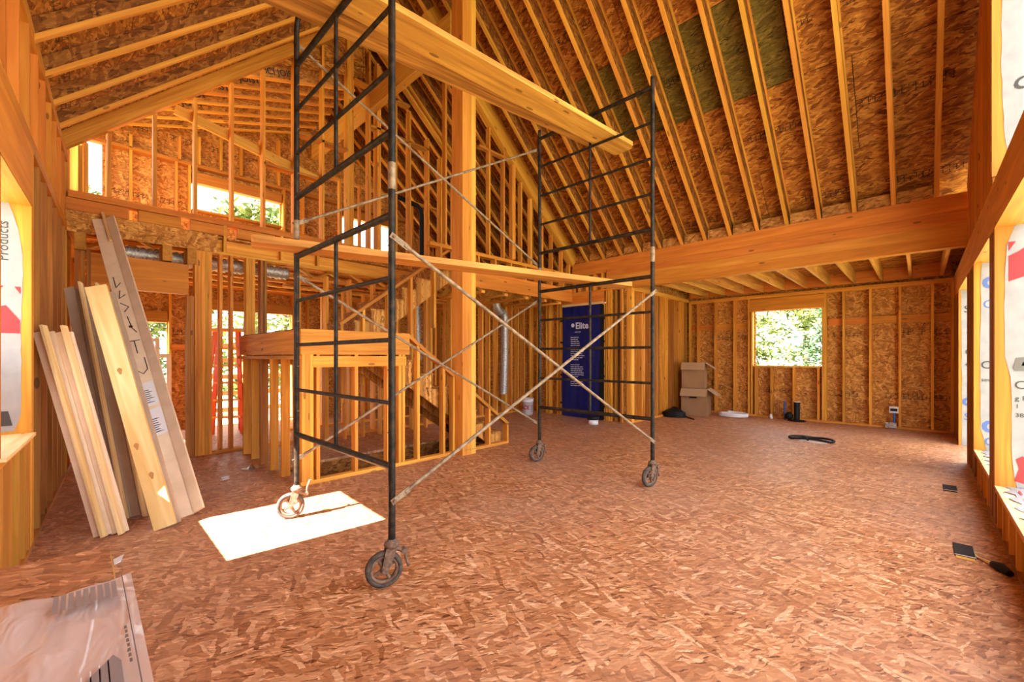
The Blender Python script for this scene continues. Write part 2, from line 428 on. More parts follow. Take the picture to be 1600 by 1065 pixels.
# ------------------------------------------------------------------ stud wall builder
class Wall:
    def __init__(s, name, label, p0, p1, D=0.14):
        s.root = structure(name, label)
        s.p0 = Vector((*p0, 0)); d = Vector((*p1, 0)) - s.p0
        s.len = d.length; s.t = d.normalized()
        s.n = Vector((-s.t.y, s.t.x, 0))           # inward: left of the run direction
        s.D = D
    def pt(s, a, z, depth=0.0): return s.p0 + s.t * a - s.n * depth + Vector((0, 0, z))
    def stud(s, a, z0, z1, w=0.038, mat=None, name='stud', D=None, d0=0.0):
        D = D or s.D
        c = d0 + D / 2
        return bar(name, s.root, s.pt(a, z0, c), s.pt(a, z1, c), w, D, mat or M_FIR, s.t)
    def plate(s, a0, a1, z0, z1, mat=None, name='plate', D=None, d0=0.0):
        D = D or s.D
        c = d0 + D / 2; zc = (z0 + z1) / 2
        return bar(name, s.root, s.pt(a0, zc, c), s.pt(a1, zc, c), z1 - z0, D, mat or M_FIR, (0, 0, 1))
    def slope(s, a0, z0, a1, z1, h=0.04, mat=None, name='rake_plate', D=None, d0=0.0):
        D = D or s.D
        c = d0 + D / 2
        return bar(name, s.root, s.pt(a0, z0, c), s.pt(a1, z1, c), h, D, mat or M_FIR, (0, 0, 1))
    def sheet(s, poly, mat=None, depth=None, t=0.012, name='sheathing_panel'):
        depth = s.D if depth is None else depth
        return prism(name, s.root, poly, s.pt(0, 0, depth + t), s.t, (0, 0, 1), t, mat or M_OSBW) if s.t.cross(Vector((0, 0, 1))).dot(s.n) > 0 else \
            prism(name, s.root, poly, s.pt(0, 0, depth), s.t, (0, 0, 1), t, mat or M_OSBW)
    def sheathe(s, a0, a1, zb, ztop, openings, mat=None, step=1.22, depth=None, kinks=()):
        zt = ztop if callable(ztop) else (lambda a: ztop)
        cuts = {a0, a1, *[k for k in kinks if a0 < k < a1]}
        k = a0 + step
        while k < a1 - 0.2: cuts.add(k); k += step
        for o in openings:
            for e in o[:2]:
                if a0 < e < a1: cuts.add(e)
        cuts = sorted(cuts)
        for x, y in zip(cuts, cuts[1:]):
            if y - x < 0.001: continue
            mid = (x + y) / 2
            spans = [(zb, None)]
            for o in sorted([o for o in openings if o[0] < mid < o[1]], key=lambda o: o[2]):
                lo, _ = spans.pop()
                if o[2] - lo > 0.03: spans.append((lo, o[2]))
                spans.append((o[3], None))
            for lo, hi in spans:
                if hi is None:
                    if max(zt(x), zt(y)) - lo < 0.03: continue
                    poly = [(x, lo), (y, lo), (y, max(zt(y), lo)), (x, max(zt(x), lo))]
                else: poly = [(x, lo), (y, lo), (y, hi), (x, hi)]
                s.sheet(poly, mat, depth)

# roof planes (underside of the framing)
RIDGE_X, EAVE_X = 3.54, 7.88
def zR(X): return 3.48 + 0.87 * (EAVE_X - X)
def zL(X): return 3.76 + 0.95 * (X + 0.148)
def zMain(X): return zR(X) if X > RIDGE_X else zL(X)

# ------------------------------------------------------------------ ground outside, floor
g = MB(); g.add([(-40, -40, -0.62), (60, -40, -0.62), (60, 60, -0.62), (-40, 60, -0.62)], [(0, 1, 2, 3)])
tag(g.build('ground', M_GROUND, None, Matrix.Identity(4)), 'bare ground around the house outside', 'ground', kind='structure')

fl = MB()
HX0, HX1, HY0, HY1 = 1.74, 4.45, 4.76, 5.70        # stair well
xs, ys = (-0.62, HX0, HX1, 11.1), (-0.62, HY0, HY1, 10.1)
for i in range(3):
    for j in range(3):
        if i == 1 and j == 1: continue
        fl.box(((xs[i] + xs[i + 1]) / 2, (ys[j] + ys[j + 1]) / 2, -0.015), (xs[i + 1] - xs[i], ys[j + 1] - ys[j], 0.03))
floor = fl.build('floor', M_OSBF, None, Matrix.Identity(4))
tag(floor, 'reddish strand board subfloor with dusty stains', 'floor', kind='structure')
for (a, b_) in (((HX0, HY0), (HX1, HY0)), ((HX1, HY0), (HX1, HY1)), ((HX1, HY1), (HX0, HY1)), ((HX0, HY1), (HX0, HY0))):
    mid = Vector(((HX0 + HX1) / 2, (HY0 + HY1) / 2, 0)); pa, pb = Vector((*a, -0.17)), Vector((*b_, -0.17))
    o_ = ((pa + pb) / 2 - Vector((mid.x, mid.y, -0.17))).normalized() * 0.02
    bar('rim_joist', floor, pa + o_, pb + o_, 0.28, 0.038, M_WEBD, (0, 0, 1))  # dark board puts the shade of the stair well into the colour
base = MB()
base.box((4.5, 4.8, -2.5), (11, 10, 0.1))
for c, d in (((-0.6, 4.8, -1.4), (0.1, 10, 2.2)), ((10.6, 4.8, -1.4), (0.1, 10, 2.2)), ((5, -0.3, -1.4), (11, 0.1, 2.2)), ((5, 9.9, -1.4), (11, 0.1, 2.2))):
    base.box(c, d)
tag(base.build('wall_basement', M_CONC, None, Matrix.Identity(4)), 'dark concrete basement below the stair well', 'basement', kind='structure')

# ------------------------------------------------------------------ wall_far (window wall of the nook)
wf = Wall('wall_far', 'far stud wall with strand board and a square window opening', (10.84, -0.43), (10.84, 4.24))
def fy(Y): return Y + 0.43
for Y in (4.22, 4.021, 3.608, 3.175, 1.121, 0.704, 0.278, -0.16, -0.41):
    wf.stud(fy(Y), 0.04, 2.70, mat=M_FIR)
for Y in (2.86, 2.80, 1.42, 1.46): wf.stud(fy(Y), 0.04, 2.70 if Y in (2.86, 1.42) else 2.40)
wf.plate(0, 4.67, 0, 0.04, name='sole_plate'); wf.plate(0, 4.67, 2.70, 2.74); wf.plate(0, 4.67, 2.742, 2.78, M_BEAM)
wf.plate(fy(1.44), fy(2.84), 2.41, 2.69, M_BEAM, 'header')
wf.plate(fy(1.50), fy(2.75), 1.13, 1.17, M_FIR, 'window_sill')
for Y in (2.72, 2.405, 1.98, 1.54): wf.stud(fy(Y), 0.04, 1.13)
for a, b_ in ((4.22, 4.02), (4.02, 3.61), (3.61, 3.18), (3.18, 2.88), (1.40, 1.12), (1.12, 0.70), (0.70, 0.28), (0.28, -0.16), (-0.16, -0.41)):
    wf.plate(fy(b_) + 0.02, fy(a) - 0.02, 2.02, 2.16, M_BEAM, 'block', D=0.05, d0=0.08)
wf.sheathe(-0.15, 4.85, 0, 3.1, [(fy(1.50), fy(2.75), 1.17, 2.40)], depth=0.14)

# ------------------------------------------------------------------ wall_right (gable wall beside the camera)
wr = Wall('wall_right', 'right gable stud wall with tall wrapped window openings', (10.98, -0.43), (-0.62, -0.43))
# the run goes from far to near so that the inside is on its left... inward normal points to +Y
if wr.n.y < 0:
    wr.n = -wr.n
def rx(X): return 10.98 - X
low_open = [(0.0, 1.65, 0.33, 2.41), (1.8, 3.45, 0.33, 2.41), (3.62, 5.10, 0.33, 2.41), (5.50, 6.92, 0.33, 2.41), (7.95, 9.50, 0.0, 2.41)]
up_open = [(0.5, 1.7, 2.86, 4.5), (1.85, 3.45, 2.86, 5.6), (3.65, 5.28, 2.86, 5.3)]
for o in low_open:
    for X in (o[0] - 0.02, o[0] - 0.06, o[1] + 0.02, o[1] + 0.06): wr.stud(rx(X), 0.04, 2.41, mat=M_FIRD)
    if o[2] > 0:
        wr.plate(rx(o[1]), rx(o[0]), o[2] - 0.04, o[2], M_FIR, 'window_sill')
        X = o[0] + 0.16
        while X < o[1] - 0.1:
            wr.stud(rx(X), 0.04, o[2] - 0.04, mat=M_FIR, name='cripple_stud'); X += 0.3
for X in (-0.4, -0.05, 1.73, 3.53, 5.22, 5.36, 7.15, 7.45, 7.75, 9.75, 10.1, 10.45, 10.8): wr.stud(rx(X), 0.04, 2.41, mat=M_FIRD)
wr.plate(rx(7.93), 11.6, 0, 0.04, M_FIRD, 'sole_plate'); wr.plate(0, rx(9.52), 0, 0.04, M_FIRD, 'sole_plate')
wr.plate(0, 11.6, 2.41, 2.76, M_BEAM, 'header'); wr.plate(0, 11.6, 2.762, 2.80, M_FIR)
X = -0.3
while X < 7.9:
    zt = zMain(X) - 0.03
    segs = [(2.80, zt)]
    for o in up_open:
        if o[0] - 0.02 < X < o[1] + 0.02: segs = [(o[3] + 0.2, zt)]
    for a, b_ in segs:
        if b_ - a > 0.08: wr.stud(rx(X), a, b_, mat=M_BEAM if X > 5.3 else M_FIR)
    X += 0.205 if X > 5.2 else 0.41
for o in up_open:
    wr.plate(rx(o[1]), rx(o[0]), o[3], o[3] + 0.2, M_FIR, 'header')
    for X in (o[0] - 0.02, o[1] + 0.02): wr.stud(rx(X), 2.8, zMain(X) - 0.05, mat=M_PLY)
wr.slope(rx(EAVE_X), zR(EAVE_X), rx(RIDGE_X), zR(RIDGE_X), 0.24, M_BEAM, D=0.045)
wr.slope(rx(-0.4), zL(-0.4), rx(RIDGE_X), zL(RIDGE_X), 0.24, M_BEAM, D=0.045)
flip = lambda os: [(rx(o[1]), rx(o[0]), o[2], o[3]) for o in os]
wr.sheathe(0, 11.6, 0, 2.8, flip(low_open))
wr.sheathe(rx(EAVE_X), 11.6, 2.8, lambda a: zMain(10.98 - a) + 0.35, flip(up_open), kinks=(rx(RIDGE_X),))
wr.sheathe(-0.05, rx(EAVE_X), 2.8, 3.2, [])

def jamb_lining(wall, a, z0, z1, facing, mat=M_PLY, name='jamb'):
    """plywood lining on one side of an opening; facing = +1/-1 along the run"""
    c = wall.D / 2 + 0.01
    return bar(name, wall.root, wall.pt(a + facing * 0.006, z0, c), wall.pt(a + facing * 0.006, z1, c), 0.012, wall.D + 0.03, mat, wall.t)

def wrap_sheet(wall, a, z0, z1, facing, edge, label=None):
    """house wrap folded over a jamb; edge = list of (z fraction, depth from the inner face) for the ragged cut"""
    ex = -wall.n                     # depth outwards
    outer = wall.D + 0.024
    mb = MB()
    rows = 26
    pts = []
    for i in range(rows + 1):
        f = i / rows
        e = edge[-1][1]
        for (f0, e0), (f1, e1) in zip(edge, edge[1:]):
            if f0 <= f <= f1: e = e0 + (e1 - e0) * (f - f0) / (f1 - f0); break
        e += random.uniform(-0.003, 0.003)
        z = z0 + (z1 - z0) * f
        row = []
        for j in range(5):
            d = e + (outer - e) * j / 4
            row.append(wall.pt(a + facing * (0.0135 + random.uniform(0, 0.0035)), z, d))
        pts += row
    fs = [(i * 5 + j, i * 5 + j + 1, i * 5 + j + 6, i * 5 + j + 5) for i in range(rows) for j in range(4)]
    mb.add(pts, fs, True)
    o = mb.build('house_wrap', M_WRAP, wall.root)
    o['label'] = label or 'white house wrap folded over the window jamb'
    return o

def print_on(wall, parent, a, facing, body, size, depth, z, mat, rot=0, bold=False, name='print'):
    o = wall.pt(a + facing * 0.0185, z, depth)
    ex = -wall.n if (wall.t * facing).dot((-wall.n).cross(Vector((0, 0, 1)))) > 0 else wall.n
    ey = Vector((0, 0, 1))
    if rot: ex, ey = ey, -ex
    return link(name, text_mesh(body, size, mat, 0.0004, bold), basis(o, ex, ey), parent)

def print_poly(wall, parent, a, facing, poly, mat, name='print'):
    pts = [wall.pt(a + facing * 0.0185, z, d) for d, z in poly]
    mb = MB(); mb.add(pts, [tuple(range(len(pts)))])
    return mb.build(name, mat, parent)

# lining, wrap and print on the far jambs of the right wall (they face back to the camera)
for o, zlo in ((low_open[4], 0.0), (low_open[3], 0.33), (low_open[2], 0.33)):
    jamb_lining(wr, rx(o[1]), zlo, 2.41, 1)
    c = wr.D / 2 + 0.01
    wr_h = bar('header_lining', wr.root, wr.pt(rx(o[1]), 2.404, c), wr.pt(rx(o[0]), 2.404, c), 0.012, wr.D + 0.03, M_PLY, (0, 0, 1))
    if zlo: bar('sill_lining', wr.root, wr.pt(rx(o[1]), zlo + 0.006, c), wr.pt(rx(o[0]), zlo + 0.006, c), 0.012, wr.D + 0.03, M_PINE, (0, 0, 1))
jamb_lining(wr, rx(up_open[2][1]), 2.86, 5.3, 1)
o = low_open[4]; a = rx(o[1])
w5 = wrap_sheet(wr, a, 0.0, 2.41, 1, [(0, 0.03), (0.4, 0.03), (0.95, 0.025), (1, 0.01)])
for body, size, d, z, mt in (('SC', 0.15, 0.05, 2.05, M_INKDARK), ('OC', 0.13, 0.06, 1.40, M_INKDARK), ('40', 0.06, 0.06, 1.23, M_INKDARK), ('d', 0.26, 0.03, 0.62, M_INKBLUE), ('SC', 0.15, 0.05, 0.40, M_INKBLUE)):
    print_on(wr, w5, a, 1, body, size, d, z, mt, bold=size > 0.2)
o = low_open[3]; a = rx(o[1])
w2 = wrap_sheet(wr, a, 0.345, 2.40, 1, [(0, 0.09), (0.12, 0.045), (0.55, 0.04), (0.8, 0.05), (0.9, 0.048), (1, 0.055)])
for body, size, d, z, mt in (('d', 0.25, 0.055, 2.12, M_INKBLUE), ('O', 0.13, 0.06, 1.90, M_INKBLUE), ('OX', 0.12, 0.045, 1.24, M_INKDARK), ('sew', 0.055, 0.05, 1.10, M_INKDARK), ('d', 0.26, 0.05, 0.55, M_INKBLUE), ('O', 0.13, 0.07, 0.40, M_INKBLUE)):
    print_on(wr, w2, a, 1, body, size, d, z, mt, bold=size > 0.2)
o = low_open[2]; a = rx(o[1])
w3 = wrap_sheet(wr, a, 0.345, 2.40, 1, [(0, 0.11), (0.1, 0.085), (0.3, 0.085), (0.43, 0.075), (0.5, 0.05), (0.8, 0.045), (0.93, 0.06), (1, 0.10)])
print_poly(wr, w3, a, 1, [(0.068, 1.96), (0.165, 2.0), (0.165, 2.23), (0.12, 2.19), (0.068, 2.16)], M_RED)
print_poly(wr, w3, a, 1, [(0.068, 2.2), (0.105, 2.27), (0.066, 2.27)], M_RED)
print_poly(wr, w3, a, 1, [(0.09, 1.28), (0.105, 1.36), (0.165, 1.37), (0.165, 1.26), (0.10, 1.26)], plain('wrap_print_grey', (0.13, 0.12, 0.11), 0.6))
print_poly(wr, w3, a, 1, [(0.132, 1.30), (0.15, 1.30), (0.141, 1.335)], M_WRAP)
for body, size, d, z, mt in (('Co', 0.09, 0.095, 1.12, M_INKDARK), ('g Pro', 0.05, 0.10, 1.03, M_INKDARK), ('1', 0.045, 0.10, 0.97, M_INKDARK), ('38', 0.045, 0.10, 0.90, M_INKDARK)):
    print_on(wr, w3, a, 1, body, size, d, z, mt)
print_poly(wr, w3, a, 1, [(0.098, 0.40), (0.165, 0.38), (0.165, 0.56), (0.14, 0.60), (0.105, 0.57), (0.12, 0.50)], M_RED)
a = rx(up_open[2][1])
w4 = wrap_sheet(wr, a, 2.87, 5.29, 1, [(0, 0.10), (0.15, 0.06), (0.4, 0.045), (1, 0.06)])
print_on(wr, w4, a, 1, 'C', 0.14, 0.11, 3.52, M_INKDARK, bold=True)
# wrap lapped over the sills
for o in (low_open[3], low_open[2]):
    mb = MB(); n = 22
    top, zz = [], 0.345
    for i in range(n + 1):
        X = o[1] - 0.02 - (o[1] - o[0] - 0.04) * i / n
        e = 0.055 + 0.03 * math.sin(i * 1.7) + random.uniform(-0.012, 0.012)
        for j in range(4):
            top.append(wr.pt(rx(X), zz + random.uniform(0, 0.006), e + (0.165 - e) * j / 3))
    mb.add(top, [(i * 4 + j, i * 4 + j + 1, i * 4 + j + 5, i * 4 + j + 4) for i in range(n) for j in range(3)], True)
    sw = mb.build('house_wrap', M_WRAP, wr.root); sw['label'] = 'wrap lapped over the window sill'
    for k in range(5):
        X = o[1] - 0.15 - 0.24 * k
        mb = MB(); mb.add([wr.pt(rx(X), 0.354, 0.10), wr.pt(rx(X - 0.12), 0.354, 0.10), wr.pt(rx(X - 0.12), 0.354, 0.112), wr.pt(rx(X), 0.354, 0.112)], [(0, 1, 2, 3)])
        mb.build('print', M_INKBLUE if k % 2 else M_RED, sw)

# ------------------------------------------------------------------ wall_left
wl = Wall('wall_left', 'left stud wall with a sunny wrapped window opening', (-0.4955, -0.62), (0.032, 9.93))
wl.n = Vector((wl.t.y, -wl.t.x, 0))
def ly(Y): return (Y + 0.62) / wl.t.y
LO = (ly(3.42), ly(4.46), 0.84, 2.43)
for Y in (-0.55, 0.0, 0.42, 0.84, 1.26, 1.68, 2.1, 2.52, 2.94, 3.36):
    wl.stud(ly(Y), 0.04, 2.84, mat=M_FIR)
for Y in (3.40, 4.48): wl.stud(ly(Y), 0.04, 2.43, mat=M_FIR)
for Y in (4.53, 4.57, 4.93, 5.33, 5.74, 6.15, 6.55, 6.93, 7.10, 7.5, 7.68, 9.12, 9.5, 9.85):
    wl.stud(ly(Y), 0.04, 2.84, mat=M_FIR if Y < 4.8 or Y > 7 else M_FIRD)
Y = -0.5
while Y < 7.2:
    wl.stud(ly(Y), 2.93, 3.66, mat=M_BEAM); Y += 0.41
wl.plate(0, ly(9.9), 0, 0.04, M_FIRD, 'sole_plate')
wl.plate(LO[0] - 0.08, LO[1] + 0.08, 2.43, 2.84, M_BEAM, 'header')
wl.plate(0, ly(9.9), 2.84, 2.93, M_BEAM)
wl.plate(0, ly(7.2), 3.66, 3.76, M_FIR)
wl.plate(LO[0], LO[1], 0.78, 0.82, M_FIR, 'window_sill')
for Y in (3.5, 3.75, 4.0, 4.25, 4.42): wl.stud(ly(Y), 0.04, 0.78, mat=M_PLY, name='cripple_stud')
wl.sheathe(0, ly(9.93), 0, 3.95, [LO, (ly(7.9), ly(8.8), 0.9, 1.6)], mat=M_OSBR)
for Y in (7.3, 7.46, 9.64, 9.8): wl.stud(ly(Y), 2.93, 5.0, mat=M_FIR)
wl.sheathe(ly(7.15), ly(9.93), 3.95, 5.6, [(ly(7.5), ly(9.6), 4.0, 5.0)], mat=M_OSBW)
jamb_lining(wl, LO[1], 0.84, 2.43, -1); jamb_lining(wl, LO[0], 0.84, 2.43, 1)
c = wl.D / 2 + 0.01
bar('header_lining', wl.root, wl.pt(LO[0], 2.424, c), wl.pt(LO[1], 2.424, c), 0.012, wl.D + 0.03, M_PLY, (0, 0, 1))
bar('sill_lining', wl.root, wl.pt(LO[0], 0.83, c - 0.01), wl.pt(LO[1], 0.83, c - 0.01), 0.02, wl.D + 0.05, M_PINE, (0, 0, 1))
w1 = wrap_sheet(wl, LO[1], 0.86, 2.42, -1, [(0, 0.075), (0.06, 0.045), (0.15, 0.042), (0.5, 0.042), (0.62, 0.035), (0.78, 0.035), (0.88, 0.05), (1, 0.10)])
print_on(wl, w1, LO[1], -1, 'Products', 0.075, 0.10, 2.02, M_INKDARK, rot=1)
print_poly(wl, w1, LO[1], -1, [(0.048, 1.53), (0.165, 1.53), (0.165, 1.70), (0.11, 1.72), (0.048, 1.62)], M_RED)
print_poly(wl, w1, LO[1], -1, [(0.045, 1.80), (0.072, 1.85), (0.045, 1.85)], M_RED)
print_poly(wl, w1, LO[1], -1, [(0.12, 1.85), (0.165, 1.85), (0.165, 1.79)], M_RED)
print_poly(wl, w1, LO[1], -1, [(0.08, 0.90), (0.165, 0.90), (0.165, 1.0), (0.10, 1.0)], M_INKDARK)

# ------------------------------------------------------------------ I-joists
_ij = {}
def ijoist(parent, p0, p1, depth=0.30, name='i_joist', dark=False, top=True):
    """wooden I-joist: p0-p1 is the underside; flanges are sub-parts of the web"""
    p0, p1 = Vector(p0), Vector(p1)
    d = (p1 - p0).normalized()
    side = d.cross(Vector((0, 0, 1))).normalized()
    up = side.cross(d).normalized()
    web = bar(name, parent, p0 + up * depth / 2, p1 + up * depth / 2, 0.011, depth - 0.03, M_WEBD if dark else M_WEB, side)
    bar('flange', web, p0 + up * 0.0175, p1 + up * 0.0175, 0.05, 0.035, M_FLANGE, side)
    if top: bar('flange', web, p0 + up * (depth - 0.0175), p1 + up * (depth - 0.0175), 0.05, 0.035, M_FLANGE, side)
    return web

# right roof slope
cr = structure('ceiling', 'right roof slope of wooden I-joists under strand board', 'ceiling')
for k in range(25):
    Y = -0.155 + 0.4215 * k
    ijoist(cr, (EAVE_X + 0.12, Y, zR(EAVE_X + 0.12)), (RIDGE_X + 0.03, Y, zR(RIDGE_X + 0.03)), dark=True)
    if k < 14:
        bar('block', cr, (EAVE_X + 0.06, Y + 0.035, 3.57), (EAVE_X + 0.06, Y + 0.387, 3.57), 0.17, 0.03, M_WEB, (0, 0, 1))
sl = Vector((-1, 0, 0.87)).normalized()
rows = [8.39, 7.47, 6.55, 5.63, 4.71, 3.79, 3.50]
for i, (a, b_) in enumerate(zip(rows, rows[1:])):
    ysplit = [-0.62, 1.20, 2.76, 4.32, 6.76, 10.0] if i == 2 else ([-0.62, 0.6, 3.04, 5.48, 7.92, 10.0] if i % 2 else [-0.62, 1.82, 4.26, 6.7, 10.0])
    for y0, y1 in zip(ysplit, ysplit[1:]):
        green = i == 2 and y0 in (1.20, 2.76)
        L = (a - b_) * math.sqrt(1 + 0.87 ** 2)
        # local X along Y, local Y up the slope
        o_ = prism('roof_panel', cr, [(0.004, 0.004), (y1 - y0 - 0.004, 0.004), (y1 - y0 - 0.004, L - 0.004), (0.004, L - 0.004)],
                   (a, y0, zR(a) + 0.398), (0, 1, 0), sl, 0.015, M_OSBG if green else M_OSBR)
        if green: o_['label'] = 'green stained roof panel'

prism('light_seal', cr, [(0, 0), (10.75, 0), (10.75, 6.7), (0, 6.7)], (8.55, -0.66, zR(8.55) + 0.42), (0, 1, 0), sl, 0.01, M_BLACK)  # outer layer added to stop light leaking between the roof panels
# left roof slope
cl = structure('ceiling', 'left roof slope of solid rafters under dark strand board', 'ceiling')
for k in range(12):
    Y = 6.46 - 0.60 * k
    if Y < -0.5: break
    x0 = -0.4955 + 0.05 * (Y + 0.62)
    ijoist(cl, (x0 - 0.1, Y, zL(x0 - 0.1)), (RIDGE_X, Y, zL(RIDGE_X)), 0.15, dark=True, top=False)
slL = Vector((1, 0, 0.95)).normalized()
for i in range(5):
    a = -0.55 + 0.885 * i; b_ = min(a + 0.885, 3.62)
    ysp = [-0.62, 1.8, 4.24, 7.22] if i % 2 else [-0.62, 0.9, 3.2, 5.6, 7.22]
    for y0, y1 in zip(ysp, ysp[1:]):
        L = (b_ - a) * math.sqrt(1 + 0.95 ** 2)
        prism('roof_panel', cl, [(0.004, 0.004), (y1 - y0 - 0.004, 0.004), (y1 - y0 - 0.004, L - 0.004), (0.004, L - 0.004)],
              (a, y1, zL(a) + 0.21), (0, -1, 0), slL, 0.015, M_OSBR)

prism('light_seal', cl, [(0, 0), (7.92, 0), (7.92, 6.1), (0, 6.1)], (-0.75, 7.26, zL(-0.75) + 0.24), (0, -1, 0), slL, 0.01, M_BLACK)  # added over the left slope to seal its panel gaps against light
# ------------------------------------------------------------------ nook ceiling and eave beam
cn = structure('ceiling', 'flat joist ceiling of the nook behind the eave beam', 'ceiling')
Y = -0.28
while Y < 4.2:
    bar('joist', cn, (EAVE_X + 0.14, Y, 2.955), (10.98, Y, 2.955), 0.04, 0.235, M_PLANK, (0, 1, 0)); Y += 0.408
bar('rim_joist', cn, (10.86, -0.40, 2.955), (10.86, 4.22, 2.955), 0.235, 0.038, M_BEAM, (0, 0, 1))
for y0, y1 in ((-0.6, 1.2), (1.2, 3.0), (3.0, 4.4)):
    prism('roof_panel', cn, [(0, 0), (y1 - y0 - 0.004, 0), (y1 - y0 - 0.004, 3.2), (0, 3.2)], (7.95, y1, 3.078), (0, -1, 0), (1, 0, 0), 0.015, M_OSBR)
prism('light_seal', cn, [(0, 0), (5.3, 0), (5.3, 3.4), (0, 3.4)], (7.9, 4.5, 3.10), (0, -1, 0), (1, 0, 0), 0.01, M_BLACK)  # added above the nook panels to keep daylight out of the joints
for y0, y1 in ((4.22, 7.2), (7.2, 10.0)):
    prism('roof_panel', cn, [(0, 0), (y1 - y0, 0), (y1 - y0, 0.5), (0, 0.5)], (7.9, y1, 3.5), (0, -1, 0), (1, 0, 0), 0.015, M_OSBR)

eb = thing('eave_beam', 'long laminated timber beam under the right roof slope', 'beam', (EAVE_X, 2.2, 2.79))
bar('glulam', eb, (EAVE_X + 0.07, -0.44, 3.015), (EAVE_X + 0.07, 4.83, 3.015), 0.45, 0.14, M_BEAM, (0, 0, 1))
for z_, mt in ((2.865, M_BEAM), (3.015, M_GLU), (3.165, M_BEAM)):
    bar('lamination', eb, (EAVE_X - 0.002, -0.43, z_), (EAVE_X - 0.002, 4.828, z_), 0.144, 0.006, mt, (0, 0, 1))
bar('top_plate', eb, (EAVE_X + 0.07, -0.44, 3.36), (EAVE_X + 0.07, 5.73, 3.36), 0.235, 0.13, M_BEAM, (0, 0, 1))

# ------------------------------------------------------------------ wall_entry (blue door) and wall_nook
we = Wall('wall_entry', 'stud wall around the blue wrapped door', (EAVE_X, 4.24), (EAVE_X, 7.15))
def ey_(Y): return Y - 4.24
for Y in (4.262, 4.302, 4.342, 4.45, 4.49, 4.62, 4.72, 4.77, 4.83): we.stud(ey_(Y), 0.0, 2.79, mat=M_FIR if Y not in (4.49, 4.62) else M_FIRD)
for Y in (4.90, 6.03): we.stud(ey_(Y), 0.0, 2.53)
for Y in (6.08, 6.17, 6.42, 6.50, 6.80, 7.05): we.stud(ey_(Y), 0.0, 2.79)
we.plate(ey_(4.9), ey_(6.05), 2.56, 2.79, M_BEAM, 'header')
we.plate(0.0, 2.91, 2.79, 2.83, M_FIR); we.plate(0.6, 2.91, 3.18, 3.24, M_BEAM)
for Y in (4.95, 5.15, 5.35, 5.55, 5.7): we.stud(ey_(Y), 2.83, 3.18, name='cripple_stud')
we.sheathe(2.91, 5.85, 0, 3.9, [], depth=0.14)
we.sheathe(0.0, 2.91, 0, 3.9, [(ey_(4.92), ey_(6.01), 0, 2.56)], depth=0.14)
bar('transom_strip', we.root, (EAVE_X + 0.03, 4.905, 2.545), (EAVE_X + 0.03, 6.02, 2.545), 0.05, 0.1, M_PINE, (0, 0, 1))

wn_ = Wall('wall_nook', 'stud wall closing the left side of the nook', (10.84, 4.24), (EAVE_X, 4.24))
for i, X in enumerate((8.02, 8.33, 8.42, 8.70, 8.78, 9.05, 9.13, 9.5, 9.58, 9.95, 10.2, 10.5, 10.7)):
    wn_.stud(10.84 - X, 0.04, 2.74, mat=M_FIR if i % 3 else M_FIRD)
wn_.plate(0, 2.96, 0, 0.04, M_FIR, 'sole_plate'); wn_.plate(0, 2.96, 2.74, 2.83, M_FIR)
wn_.n = Vector((0, -1, 0))
for a in (0, 1.22, 2.44):
    prism('sheathing_panel', wn_.root, [(-0.2 if a == 0 else 0, 0), (min(1.22, 2.96 - a), 0), (min(1.22, 2.96 - a), 3.12), (-0.2 if a == 0 else 0, 3.12)], (10.84 - a, 4.39, 0), (-1, 0, 0), (0, 0, 1), 0.012, M_OSBW)

# ------------------------------------------------------------------ wall_back (gable wall behind the stairs), lower and loft parts
wb = Wall('wall_back', 'open stud wall behind the stairs with a wide doorway', (7.88, 7.15), (-0.15, 7.15))
wb.n = Vector((0, -1, 0))
def bx(X): return 7.88 - X
for X in (-0.03, 0.02, 0.07): wb.stud(bx(X), 0, 2.66, mat=M_FIRD)
for X in (1.115, 1.155, 1.195, 1.235, 1.275): wb.stud(bx(X), 0, 2.83, mat=M_FIR)
for X in (1.03, 1.07): wb.stud(bx(X), 0, 2.2, mat=M_FIRD)
for X in (1.40, 1.53): wb.stud(bx(X), 0.04, 2.83)
for X in (1.73, 1.77, 1.81): wb.stud(bx(X), 0, 2.83)
for X in (1.92, 1.97): wb.stud(bx(X), 0, 2.83, mat=M_FIRD)
for X in (2.45, 2.9, 3.3, 3.75, 4.2, 4.62, 5.0, 5.1, 5.5, 5.95, 6.4, 6.61, 6.86, 7.13, 7.17, 7.35, 7.58, 7.80): wb.stud(bx(X), 0.04, 2.72)
wb.plate(bx(1.03), bx(0.09), 2.22, 2.62, M_BEAM, 'header')
wb.plate(bx(1.72), bx(1.29), 0, 0.04, M_FIR, 'sole_plate'); wb.plate(bx(7.88), bx(2.0), 0, 0.04, M_FIR, 'sole_plate')
wb.plate(bx(7.88), bx(1.1), 2.83, 2.87, M_FIR)
wb.plate(bx(7.88), bx(1.3), 2.87, 3.05, M_FIR, 'rim_board', D=0.04, d0=0.10)
prism('band_panel', wb.root, [(0, 0), (1.48, 0), (1.48, 0.25), (0, 0.25)], (-0.12, 7.145, 2.84), (1, 0, 0), (0, 0, 1), 0.012, M_OSBW)
for x0, x1 in ((-0.12, 0.42), (0.52, 0.95), (1.05, 1.48), (1.6, 2.1), (2.3, 2.7), (2.8, 3.4)):
    wb.plate(bx(x1), bx(x0), 3.10, 3.24, M_BEAM, 'block')
wb.plate(bx(5.0), bx(-0.1), 3.25, 3.33, M_BEAM)
for X in (1.45, 2.2, 2.75): wb.stud(bx(X), 2.87, 3.25)
